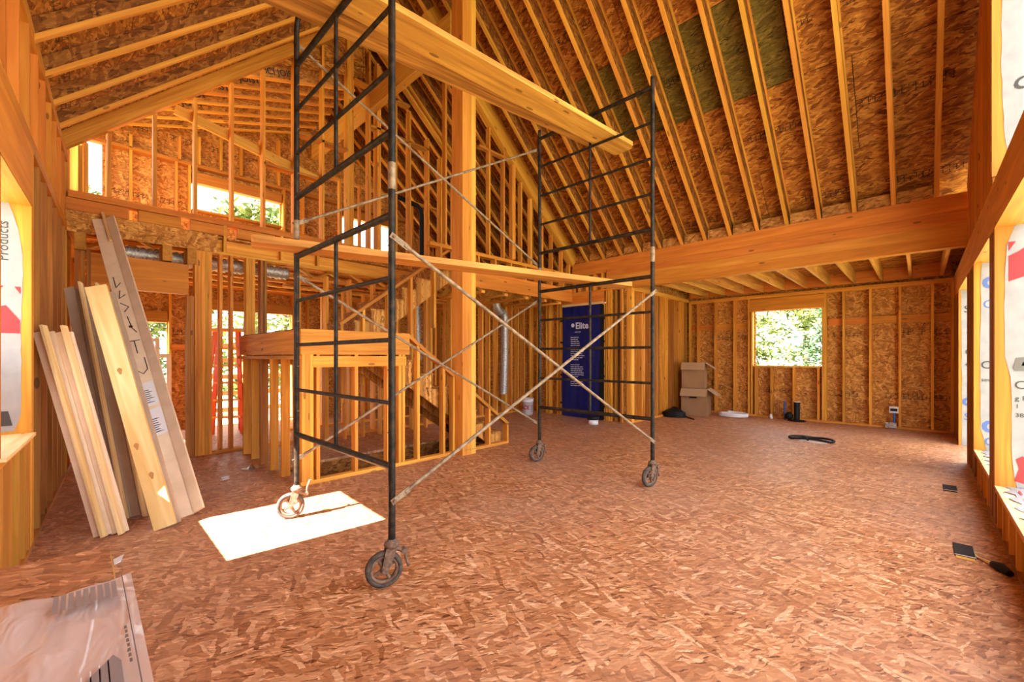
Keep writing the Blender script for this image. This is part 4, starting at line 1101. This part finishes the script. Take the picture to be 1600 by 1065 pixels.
# ------------------------------------------------------------------ plan table in the near left corner
tbl = thing('work_table', 'makeshift strand board table in the near left corner', 'table', (-0.1, 1.2, 0))
prism('table_top', tbl, [(-0.20, 0.30), (0.066, 0.30), (0.066, 1.905), (-0.20, 1.93)], (0, 0, 0.735), (1, 0, 0), (0, 1, 0), 0.015, M_OSBF)
prism('under_sheet', tbl, [(-0.20, 0.32), (0.085, 0.32), (0.069, 1.90), (-0.20, 1.92)], (0, 0, 0.712), (1, 0, 0), (0, 1, 0), 0.02, M_EDGE)
for X, Y in ((-0.16, 0.4), (0.03, 0.4), (-0.16, 1.8), (0.03, 1.8)):
    bar('leg', tbl, (X, Y, 0), (X, Y, 0.712), 0.038, 0.09, M_FIR)
pl = thing('plan_set', 'creased building plans under clear film on the table', 'plans', (-0.05, 1.3, 0.75))
mb = MB()
nx, ny = 26, 30
v = []
for j in range(ny + 1):
    for i in range(nx + 1):
        a, b_ = i / nx, j / ny
        X = -0.26 + a * (0.352 + 0.005 * b_); Y = 0.72 + b_ * (0.835 + 0.02 * (1 - a))
        z = 0.770 + 0.010 * math.sin(a * 9 + b_ * 5) * (1 - a) + 0.006 * math.sin(a * 22 - b_ * 9) * (1 - a) + (0.008 * max(0, a - 0.9) / 0.1)
        v.append((X, Y, z))
mb.add(v, [(j * (nx + 1) + i, j * (nx + 1) + i + 1, (j + 1) * (nx + 1) + i + 1, (j + 1) * (nx + 1) + i) for j in range(ny) for i in range(nx)], True)
mb.build('sheet', M_PAPER, pl)
def on_plan(name, pts, mat):
    m_ = MB(); m_.add([(x, y, 0.7885) for x, y in pts], [tuple(range(len(pts)))]); return m_.build(name, mat, pl)
M_PRINT = plain('plan_print', (0.16, 0.13, 0.13), 0.4)
on_plan('border_line', [(0.076, 0.75), (0.078, 0.75), (0.078, 1.53), (0.076, 1.53)], M_PRINT)
on_plan('border_line', [(-0.25, 1.532), (0.078, 1.532), (0.078, 1.534), (-0.25, 1.534)], M_PRINT)
for k in range(9):
    x = -0.045 + 0.0125 * k
    on_plan('text_column', [(x, 1.40 + 0.01 * (k % 2)), (x + 0.009, 1.40 + 0.01 * (k % 2)), (x + 0.009, 1.50), (x, 1.50)], plain('plan_text_grey', (0.30, 0.25, 0.25), 0.5) if 'plan_text_grey' not in bpy.data.materials else bpy.data.materials['plan_text_grey'])
for k in range(8): on_plan('text_line', [(0.066 - 0.001 * (k % 3), 1.08 + 0.02 * k), (0.070, 1.08 + 0.02 * k), (0.070, 1.094 + 0.02 * k), (0.066, 1.094 + 0.02 * k)], M_PRINT)
# printed house elevation
hs_ = plain('plan_grey', (0.26, 0.22, 0.22), 0.4)
on_plan('drawing', [(-0.03, 0.90), (0.055, 0.92), (0.055, 1.10), (0.045, 1.13), (0.0, 1.06), (-0.03, 1.04)], hs_)
on_plan('drawing', [(-0.07, 0.93), (-0.033, 0.92), (-0.033, 1.03), (-0.06, 1.05), (-0.075, 1.0)], M_PRINT)
for k in range(4): on_plan('drawing_line', [(0.0 + 0.012 * k, 0.92), (0.002 + 0.012 * k, 0.92), (0.002 + 0.012 * k, 1.09 + 0.01 * k), (0.0 + 0.012 * k, 1.09 + 0.01 * k)], M_WPL)
mb = MB(); mb.box((-0.12, 0.92, 0.803), (0.12, 0.16, 0.03), 0.2)
tag(mb.build('wood_offcut', M_PINE), 'short wood offcut lying on the plans', 'offcut')

ss = thing('sun_blocker', 'unseen sheets added outside the left window to block low sun', 'sun blocker', (-0.7, 3.95, -0.62))  # out of view, added to cut the near edge of the sun patch
for k in range(3):
    bar('sheet', ss, (-0.86 - 0.03 * k, 3.95, -0.6), (-0.58 - 0.03 * k, 3.95, 1.36), 1.7, 0.02, M_PINE, (0, 1, 0))
# ------------------------------------------------------------------ floor things
def scrap(name, label, pts, mat, cat, z=0.004):
    mb = MB(); n = len(pts)
    v = [(x, y, z + random.uniform(0, 0.008)) for x, y in pts] + [(x, y, z - 0.003) for x, y in pts]
    mb.add(v, [tuple(range(n)), tuple(reversed(range(n, 2 * n)))] + [(i, (i + 1) % n, n + (i + 1) % n, n + i) for i in range(n)])
    return tag(mb.build(name, mat), label, cat, 'scraps on the floor')
scrap('paper_scrap', 'pale scrap of paper on the floor near the doorway', [(1.08, 5.56), (1.16, 5.60), (1.17, 5.57), (1.10, 5.53)], M_WPL, 'scrap')
scrap('paper_scrap', 'second pale paper scrap further from the doorway', [(1.10, 5.64), (1.18, 5.68), (1.19, 5.66), (1.11, 5.62)], M_WPL, 'scrap')
scrap('paper_scrap', 'printed paper scrap beside the plan table', [(0.155, 3.80), (0.155, 3.90), (0.21, 3.95), (0.19, 3.83)], M_WPL, 'scrap')
fd = thing('floor_box', 'small metal floor plate with a cone shaped plug', 'floor box', (1.46, 5.865, 0))
mb = MB(); mb.box((1.46, 5.865, 0.004), (0.17, 0.17, 0.008), 0.3); mb.build('plate', M_METAL, fd)
mb = MB(); mb.lathe([(0.05, 0.008), (0.03, 0.03), (0.008, 0.06), (0.0, 0.06)], (1.46, 5.865, 0), 16); mb.build('plug', M_METAL, fd)
for (x, y, lab) in ((6.30, -0.22, 'black floor outlet cut in the subfloor, farther one'), (4.34, -0.22, 'black floor outlet cut in the subfloor, nearer one with a wood edge')):
    fb = thing('floor_outlet', lab, 'outlet', (x, y, 0), 'floor outlets by the right wall')
    mb = MB(); mb.box((x, y, 0.004), (0.27, 0.10, 0.008)); mb.build('cover', M_BLACK, fb)
    mb = MB(); mb.tube([(x - 0.135, y - 0.05, 0.012), (x - 0.135, y + 0.05, 0.012)], 0.004, 6); mb.tube([(x - 0.135, y - 0.05, 0.012), (x + 0.135, y - 0.05, 0.012)], 0.003, 6); mb.build('trim_ring', M_METAL, fb)
    if x < 5:
        mb = MB(); mb.box((x - 0.16, y + 0.0, 0.003), (0.05, 0.09, 0.006)); mb.build('wood_edge', M_EDGE, fb)
cd = thing('cord_end', 'black cord plug lying at the base of the right wall', 'cord', (4.1, -0.39, 0))
mb = MB(); mb.tube([(4.15, -0.34, 0.02), (4.10, -0.37, 0.025), (4.03, -0.40, 0.02)], [0.02, 0.03, 0.02], 10); mb.build('plug', M_BLACK, cd)
mb = MB(); mb.tube([(4.15, -0.34, 0.02), (4.25, -0.28, 0.008), (4.33, -0.27, 0.006)], [0.012, 0.006, 0.003], 8); mb.build('bristle', M_PINE, cd)

# bucket with red lettering
bk = thing('bucket', 'white plastic bucket with red lettering before the back corner', 'bucket', (7.42, 6.70, 0))
bc = (7.42, 6.70, 0)
mb = MB(); mb.lathe([(0.0, 0.0), (0.125, 0.0), (0.135, 0.30), (0.142, 0.30), (0.142, 0.33), (0.137, 0.33), (0.143, 0.365), (0.15, 0.37), (0.15, 0.385), (0.136, 0.385), (0.128, 0.02), (0.0, 0.015)], bc, 32); mb.build('body', M_WPL, bk)
def bent_text(body, size, mat, ang0, z, r, parent, name, bold=True):
    m = text_mesh(body, size, mat, 0.0, bold)
    for vtx in m.vertices:
        a = ang0 + vtx.co.x / r
        vtx.co = Vector((bc[0] + r * math.cos(a), bc[1] + r * math.sin(a), z + vtx.co.y))
    return link(name, m, Matrix.Identity(4), parent)
bent_text('ACE', 0.13, M_BTXT, math.radians(140), 0.13, 0.1365, bk, 'lettering')
for k in range(6): bent_text('|||||', 0.03, M_INKBLUE, math.radians(262), 0.08 + 0.026 * k, 0.1365, bk, 'small_print', False)
mb = MB(); mb.tube([(bc[0] + 0.147 * math.cos(a), bc[1] + 0.147 * math.sin(a), 0.34 - 0.13 * math.sin((a - math.radians(150)) / math.radians(180) * math.pi)) for a in [math.radians(150 + 10 * i) for i in range(19)]], 0.003, 6); mb.build('handle', M_BRACE, bk)
pc = thing('paint_can', 'small white pot on the floor by the blue door', 'pot', (7.26, 4.76, 0))
mb = MB(); mb.lathe([(0, 0), (0.10, 0), (0.10, 0.10), (0.0, 0.10)], (7.26, 4.76, 0), 24); mb.build('body', M_WPL, pc)
mb = MB(); mb.lathe([(0, 0.16), (0.12, 0.16), (0.125, 0.10), (0.10, 0.095)], (7.26, 4.76, 0), 24); mb.build('lid', M_BLACK, pc)

# blue wrapped door
bd = thing('wrapped_door', 'entry door under a blue printed protective cover', 'door', (EAVE_X - 0.02, 5.46, 0))
mb = MB(); ny, nz = 24, 40; v = []
for k in range(nz + 1):
    for j in range(ny + 1):
        y = 4.97 + 1.02 * j / ny; z = 0.006 + 2.50 * k / nz
        y += 0.01 * math.sin(z * 3)
        v.append((EAVE_X - 0.035 - 0.012 * math.sin(j * 1.3 + z * 2.1) * (0.4 + 0.6 * abs(math.sin(z * 1.7))) - (0.05 * max(0, 0.25 - z)), y, z))
mb.add(v, [(k * (ny + 1) + j, k * (ny + 1) + j + 1, (k + 1) * (ny + 1) + j + 1, (k + 1) * (ny + 1) + j) for k in range(nz) for j in range(ny)], True)
mb.build('cover', M_BLUE, bd)
mb = MB(); mb.box((EAVE_X + 0.03, 5.465, 1.265), (0.06, 1.08, 2.53)); mb.build('door_leaf', M_BLACK, bd)
mb = MB(); mb.box((EAVE_X - 0.01, 4.935, 1.25), (0.03, 0.09, 2.48)); mb.build('dark_edge', M_BLACK, bd)
def door_text(body, size, y, z, bold=False):
    return link('lettering', text_mesh(body, size, M_TXT, 0.0, bold), basis((EAVE_X - 0.062, y, z), (0, -1, 0), (0, 0, 1)), bd)
door_text('Elite', 0.20, 5.60, 2.00, True)
mb = MB(); mb.tube([(EAVE_X - 0.06, 5.67, 2.08), (EAVE_X - 0.064, 5.67, 2.08)], 0.045, 16); mb.build('emblem', M_TXT, bd)
for z, n_ in ((2.24, 2), (1.92, 2), (1.80, 3), (1.755, 3), (1.71, 3), (1.665, 3), (1.62, 3), (1.52, 4), (1.475, 4), (1.43, 4), (1.385, 4), (1.34, 4), (1.295, 3), (1.18, 3), (1.135, 4), (1.09, 4), (1.045, 4), (1.0, 4), (0.955, 4), (0.91, 3), (0.80, 4), (0.755, 4), (0.71, 4)):
    mb = MB(); y = 5.73 if z < 1.9 else 5.62
    for k in range(n_):
        wd = 0.05 + 0.05 * random.random()
        mb.add([(EAVE_X - 0.063, y, z), (EAVE_X - 0.063, y - wd, z), (EAVE_X - 0.063, y - wd, z + 0.014), (EAVE_X - 0.063, y, z + 0.014)], [(0, 1, 2, 3)])
        y -= wd + 0.012
    mb.build('print_line', M_TXT, bd)
for z in (0.3, 0.95, 1.7, 2.2):
    mb = MB(); mb.box((EAVE_X - 0.035, 4.90, z), (0.03, 0.08, 0.05)); mb.build('strap', M_BLACK, bd)
    mb = MB(); mb.box((EAVE_X - 0.035, 6.01, z), (0.03, 0.06, 0.04)); mb.build('strap', M_BLACK, bd)

# cardboard boxes
def carton(label, loc, rz, w, d, h, flaps, flip=1):
    bxr = thing('cardboard_box', label, 'box', loc, 'stacked cardboard boxes')
    R3 = Matrix.Rotation(rz, 3, 'Z'); o = Vector(loc)
    def q(x, y, z): return o + R3 @ Vector((x, y, z))
    mb = MB(); t = 0.006
    mb.box(q(0, 0, t / 2), (w, d, t), M=R3)
    for c, dd in (((w / 2 - t / 2, 0, h / 2), (t, d, h)), ((-w / 2 + t / 2, 0, h / 2), (t, d, h)), ((0, d / 2 - t / 2, h / 2), (w - 2 * t, t, h)), ((0, -d / 2 + t / 2, h / 2), (w - 2 * t, t, h))):
        mb.box(q(*c), dd, M=R3)
    mb.build('body', M_CARD, bxr)
    for side, ang, ln in flaps:
        ca, sa = math.cos(ang), math.sin(ang)
        if side[0]: a, b_ = q(side[0] * w / 2, -d / 2, h), q(side[0] * w / 2, d / 2, h); out = R3 @ Vector((side[0], 0, 0))
        else: a, b_ = q(-w / 2, side[1] * d / 2, h), q(w / 2, side[1] * d / 2, h); out = R3 @ Vector((0, side[1], 0))
        dv = out * ca * ln + Vector((0, 0, sa * ln))
        nn = (b_ - a).cross(dv).normalized() * 0.005
        mb = MB(); v = [a, b_, b_ + dv, a + dv]; v += [p + nn for p in v]
        mb.add(v, [(0, 1, 2, 3), (7, 6, 5, 4), (0, 4, 5, 1), (1, 5, 6, 2), (2, 6, 7, 3), (3, 7, 4, 0)])
        mb.build('flap', M_CARDIN, bxr)
    if flip:
        mb = MB(); mb.box(q(-w / 2 - 0.001, 0.02, h * 0.68), (0.004, 0.16, 0.035), M=R3); mb.build('hand_hole', M_BLACK, bxr)
    return bxr
carton('lower open cardboard box with hand hole, on the floor of the nook', (10.16, 3.80, 0), math.radians(10), 0.56, 0.56, 0.63, [((-1, 0), -0.85, 0.22), ((0, -1), -0.6, 0.26)])
carton('upper open cardboard box standing on the other box', (10.16, 3.84, 0.632), math.radians(14), 0.50, 0.50, 0.60, [((-1, 0), -0.85, 0.22), ((0, -1), -0.6, 0.26)], 0)
bg_ = thing('black_bag', 'slumped black bag with a strap beside the cardboard boxes', 'bag', (9.50, 4.02, 0))
mb = MB(); n = 18; v = []
for i in range(9):
    f_ = i / 8; zz = 0.21 * f_
    for k in range(n):
        a = 2 * math.pi * k / n
        r = (0.24 * (1 - 0.75 * max(0, f_ - 0.55) / 0.45)) * (1 + 0.12 * math.sin(3 * a + 1) + 0.05 * math.sin(7 * a))
        v.append((9.50 + 0.9 * r * math.cos(a), 4.04 + r * math.sin(a), zz * (1 + 0.1 * math.sin(2 * a))))
mb.add(v, [(i * n + k, i * n + (k + 1) % n, (i + 1) * n + (k + 1) % n, (i + 1) * n + k) for i in range(8) for k in range(n)] + [tuple(range(8 * n, 9 * n))], True)
mb.build('body', M_BLACK, bg_)
mb = MB(); mb.tube([(9.55, 3.85, 0.05), (9.42, 3.72, 0.02), (9.38, 3.60, 0.01), (9.28, 3.52, 0.01)], 0.012, 8); mb.build('strap', M_BLACK, bg_)

# white hose coil
hc = MB(); pts = []
for i in range(64):
    a = i / 63 * 2 * math.pi * 2.1
    pts.append((10.36 + (0.20 + 0.008 * i / 63) * math.cos(a), 3.05 + (0.28) * math.sin(a), 0.03 + 0.03 * (i // 31) + 0.02 * (i % 31) / 31))
hc.tube(pts, 0.028, 10)
tag(hc.build('hose_coil', M_WPL), 'coil of thick white pipe lying on the nook floor', 'coil')
# pipe stubs by the window wall
def pipe(name, label, x, y, h, r, mat, cap=None):
    mb = MB(); mb.tube([(x, y, 0), (x, y, h)], r, 14)
    t = thing(name, label, 'pipe', (x, y, 0)); mb.build('tube', mat, t)
    if cap: mb = MB(); mb.tube([(x, y, h), (x, y, h + 0.012)], r * 1.06, 14); mb.build('cap', cap, t)
    return t
p_ = pipe('drain_pipe', 'black capped drain pipe rising below the window', 10.66, 1.89, 0.40, 0.055, M_BLACK, M_WPL)
mb = MB(); mb.lathe([(0.0, 0), (0.17, 0.0), (0.16, 0.015), (0.06, 0.03)], (10.66, 1.89, 0), 20); mb.build('flange', M_BLACK, p_)
pipe('water_pipe', 'thin blue water pipe below the window', 10.72, 2.12, 0.40, 0.018, M_PIPEBLUE)
pipe('copper_pipe', 'thin copper pipe stub below the window', 10.74, 2.25, 0.42, 0.012, M_COPPER)
mb = MB(); mb.lathe([(0, 0), (0.04, 0), (0.02, 0.1), (0, 0.1)], (10.70, 2.38, 0), 14)
tag(mb.build('cone_cup', M_WPL), 'tiny white cone below the window', 'cone')
bgp = MB(); bgp.lathe([(0, 0.02), (0.07, 0.04), (0.08, 0.12), (0.04, 0.17), (0, 0.17)], (10.66, 2.03, 0), 12)
tag(bgp.build('valve_box', M_BLACK), 'black valve lump between the pipes under the window', 'valve')
ob_ = thing('wall_outlet', 'white outlet box on a blue cable beside a stud', 'outlet', (10.78, 0.36, 0))
mb = MB(); mb.box((10.80, 0.36, 0.36), (0.05, 0.13, 0.12)); mb.build('box', M_WPL, ob_)
mb = MB(); mb.box((10.77, 0.36, 0.36), (0.02, 0.10, 0.05)); mb.build('receptacle', M_BLACK, ob_)
mb = MB(); mb.tube([(10.80, 0.35, 0.30), (10.79, 0.36, 0.0)], 0.02, 8); mb.build('cable', M_PIPEBLUE, ob_)
mb = MB(); mb.box((10.74, 0.40, 0.07), (0.02, 0.16, 0.10)); mb.build('base_plate', M_FOIL, ob_)
# black hose on the floor
hs2 = MB(); pts = []
for i in range(40):
    a = i / 39 * 2 * math.pi
    pts.append((8.31 + 0.14 * math.cos(a) + 0.05 * math.cos(2 * a), 1.27 - 0.30 * math.sin(a), 0.022 + 0.02 * abs(math.sin(a * 1.5))))
hs2.tube(pts, 0.018, 8)
hs2.tube([(8.45, 1.30, 0.03), (8.30, 1.36, 0.06), (8.18, 1.30, 0.03)], 0.018, 8)
tag(hs2.build('black_hose', M_BLACK), 'loop of black hose on the floor before the window', 'hose')
scrap('plastic_scrap', 'white plastic strip under the black hose loop', [(8.20, 1.05), (8.13, 1.15), (8.17, 1.42), (8.24, 1.40)], M_WPL, 'scrap')

# flexible ducts
def duct(name, label, pts, r, n=14):
    P = [Vector(p) for p in pts]
    # resample
    segs = []
    for a, b_ in zip(P, P[1:]):
        k = max(2, int((b_ - a).length / 0.035))
        segs += [a.lerp(b_, i / k) for i in range(k)]
    segs.append(P[-1])
    rs = [r * (1 + 0.12 * (1 if i % 2 else -1)) for i in range(len(segs))]
    mb = MB(); mb.tube(segs, rs, n)
    return tag(mb.build(name, M_FOIL), label, 'duct', 'flexible ducts')
duct('flexible_duct', 'silver flexible duct hanging in the hall left of the post', [(5.0, 7.74, 2.80), (5.02, 7.72, 2.1), (5.04, 7.70, 1.3)], 0.085)
arc = [(6.75 - 0.13 * math.cos(a), 7.02, 2.42 + 0.13 * math.sin(a)) for a in [math.pi * i / 8 for i in range(9)]]
duct('flexible_duct', 'silver flexible duct looping down in front of the back wall right of the post', [(6.62, 6.95, 2.62), (6.66, 6.95, 2.48), (6.74, 6.95, 2.40), (6.85, 6.95, 2.40), (6.90, 6.95, 2.30), (6.90, 6.95, 1.4), (6.86, 6.95, 0.5)], 0.09)
duct('flexible_duct', 'silver flexible duct lying above the doorway header', [(0.2, 7.52, 2.74), (2.4, 7.52, 2.74)], 0.095)
for X in (0.0, 0.3, 0.80, 1.06): bar('block', wb.root, (X, 7.10, 2.735), (X, 7.42, 2.735), 0.10, 0.20, M_PLY, (1, 0, 0))

vp = thing('vent_pipe', 'black vent pipe bending over in the loft behind the studs', 'pipe', (5.46, 8.2, 3.09))
mb = MB(); mb.tube([(5.46, 8.2, 3.09), (5.46, 8.2, 4.62), (5.43, 8.2, 4.74), (5.34, 8.2, 4.80), (5.1, 8.2, 4.83), (4.7, 8.2, 4.88)], 0.05, 12); mb.build('tube', M_BLACK, vp)
# orange step ladder in the rear room
ld = thing('step_ladder', 'orange step ladder in the rear room behind the studs', 'ladder', (1.85, 8.75, 0))
for x0, y0, x1, y1 in ((1.62, 8.95, 1.70, 8.85), (2.02, 8.66, 1.94, 8.66), (1.50, 9.25, 1.66, 8.90), (2.10, 9.15, 1.98, 8.75)):
    bar('rail', ld, (x0, y0, 0), (x1, y1, 1.82), 0.07, 0.03, M_ORANGE, (0.7, -0.7, 0))
for k in range(5):
    f_ = (k + 1) / 6
    a = Vector((1.62, 8.95, 0)).lerp(Vector((1.70, 8.85, 1.82)), f_); b_ = Vector((2.02, 8.66, 0)).lerp(Vector((1.94, 8.66, 1.82)), f_)
    bar('step', ld, a, b_, 0.03, 0.09, M_YEL, (0, 0, 1))
bar('top_cap', ld, (1.60, 8.90, 1.84), (2.02, 8.66, 1.84), 0.06, 0.16, M_YEL, (0, 0, 1))
# window units leaning in the rear room
def win_unit(label, x, y, w, h, z0=0.0, rz=0.0):
    wu = thing('window_unit', label, 'window', (x, y, z0), 'uninstalled window units')
    for a, b_, s_ in (((x - w / 2, y, z0), (x - w / 2, y + 0.12, z0 + h), 0), ((x + w / 2, y, z0), (x + w / 2, y + 0.12, z0 + h), 0)):
        bar('frame_side', wu, a, b_, 0.06, 0.05, M_WHITE)
    for zz, yy in ((z0 + 0.03, y), (z0 + h - 0.03, y + 0.12)):
        bar('frame_rail', wu, (x - w / 2, yy, zz), (x + w / 2, yy, zz), 0.06, 0.05, M_WHITE, (0, 0, 1))
    prism('pane', wu, [(-w / 2 + 0.03, 0.03), (w / 2 - 0.03, 0.03), (w / 2 - 0.03, h - 0.03), (-w / 2 + 0.03, h - 0.03)], (x, y + 0.02, z0), (1, 0, 0), (0, 0.12, h), 0.006, M_GLASS)
    return wu
win_unit('white window unit leaning beside the rear doorway', 0.86, 9.60, 0.50, 1.42)
win_unit('taller white window unit behind the other in the rear room', 0.72, 9.74, 0.50, 1.70)
# horizontal rails outside the rear opening
dr = thing('deck_railing', 'wooden deck railing outside the rear opening', 'railing', (2.3, 10.5, -0.1))
for zz in (0.25, 0.6, 0.95, 1.3, 1.6): bar('rail', dr, (1.2, 10.5, zz), (3.6, 10.5, zz), 0.09, 0.04, M_PINE, (0, 0, 1))
for x in (1.3, 2.5, 3.5): bar('post', dr, (x, 10.55, -0.62), (x, 10.55, 1.65), 0.09, 0.09, M_FIR)

# ------------------------------------------------------------------ trees outside
def tree(name, label, x, y, h, r, nleaf, mat, seed, size=0.22, conifer=False):
    rnd = random.Random(seed)
    t = thing(name, label, 'tree', (x, y, -0.62), 'trees outside the windows')
    mb = MB(); mb.tube([(x, y, -0.62), (x + 0.1, y, h * 0.5), (x, y, h * 0.9)], [0.16, 0.11, 0.03], 8); mb.build('trunk', M_BARK, t)
    clumps = []
    for _ in range(46):
        f_ = rnd.random()
        zz = 0.2 + f_ * h
        rr = r * (1 - 0.8 * f_ if conifer else math.sin(math.pi * min(1, 0.25 + 0.75 * f_)) * 0.9 + 0.15)
        a = rnd.random() * 6.283
        q = rr * math.sqrt(rnd.random())
        clumps.append((x + q * math.cos(a), y + q * math.sin(a), zz, 0.35 + 0.35 * rnd.random()))
    v, f = [], []
    for _ in range(nleaf):
        cx, cy, cz, cr_ = rnd.choice(clumps)
        p = Vector((cx + rnd.gauss(0, cr_ * 0.55), cy + rnd.gauss(0, cr_ * 0.55), cz + rnd.gauss(0, cr_ * 0.35)))
        a = Vector((rnd.gauss(0, 1), rnd.gauss(0, 1), rnd.gauss(0, 0.6))).normalized() * size * (0.6 + 0.8 * rnd.random())
        b_ = a.cross(Vector((rnd.gauss(0, 1), rnd.gauss(0, 1), rnd.gauss(0, 1)))).normalized() * size * 0.35
        i = len(v)
        v += [p - a * 0.5, p + b_ * 0.5, p + a * 0.5, p - b_ * 0.5]; f.append((i, i + 1, i + 2, i + 3))
    m = bpy.data.meshes.new('leaves'); m.from_pydata(v, [], f); m.materials.append(mat)
    o = link('foliage', m, Matrix.Identity(4), t); o['kind'] = 'stuff'
tree('leafy_tree', 'broad leafy tree outside the far window, left half', 16.6, 5.4, 5.0, 1.7, 5200, M_LEAF, 1, 0.26)
tree('leafy_tree', 'leafy tree in the middle behind the far window', 21.0, 3.4, 5.8, 2.2, 5200, M_LEAF, 2, 0.28)
tree('fir_tree', 'dark fir at the right side of the far window view', 16.8, 1.7, 6.0, 1.0, 4000, M_LEAF2, 3, 0.22, True)
tree('leafy_tree', 'leafy tree outside the rear doorway', 3.9, 15.5, 6.0, 1.9, 5200, M_LEAF, 4, 0.26)
tree('leafy_tree', 'leafy tree seen through the loft window', 6.5, 21.0, 9.5, 2.4, 5600, M_LEAF, 5, 0.26)
tree('leafy_tree', 'leafy tree outside behind the leaning window units', 0.2, 17.5, 6.0, 1.7, 4200, M_LEAF, 6, 0.26)
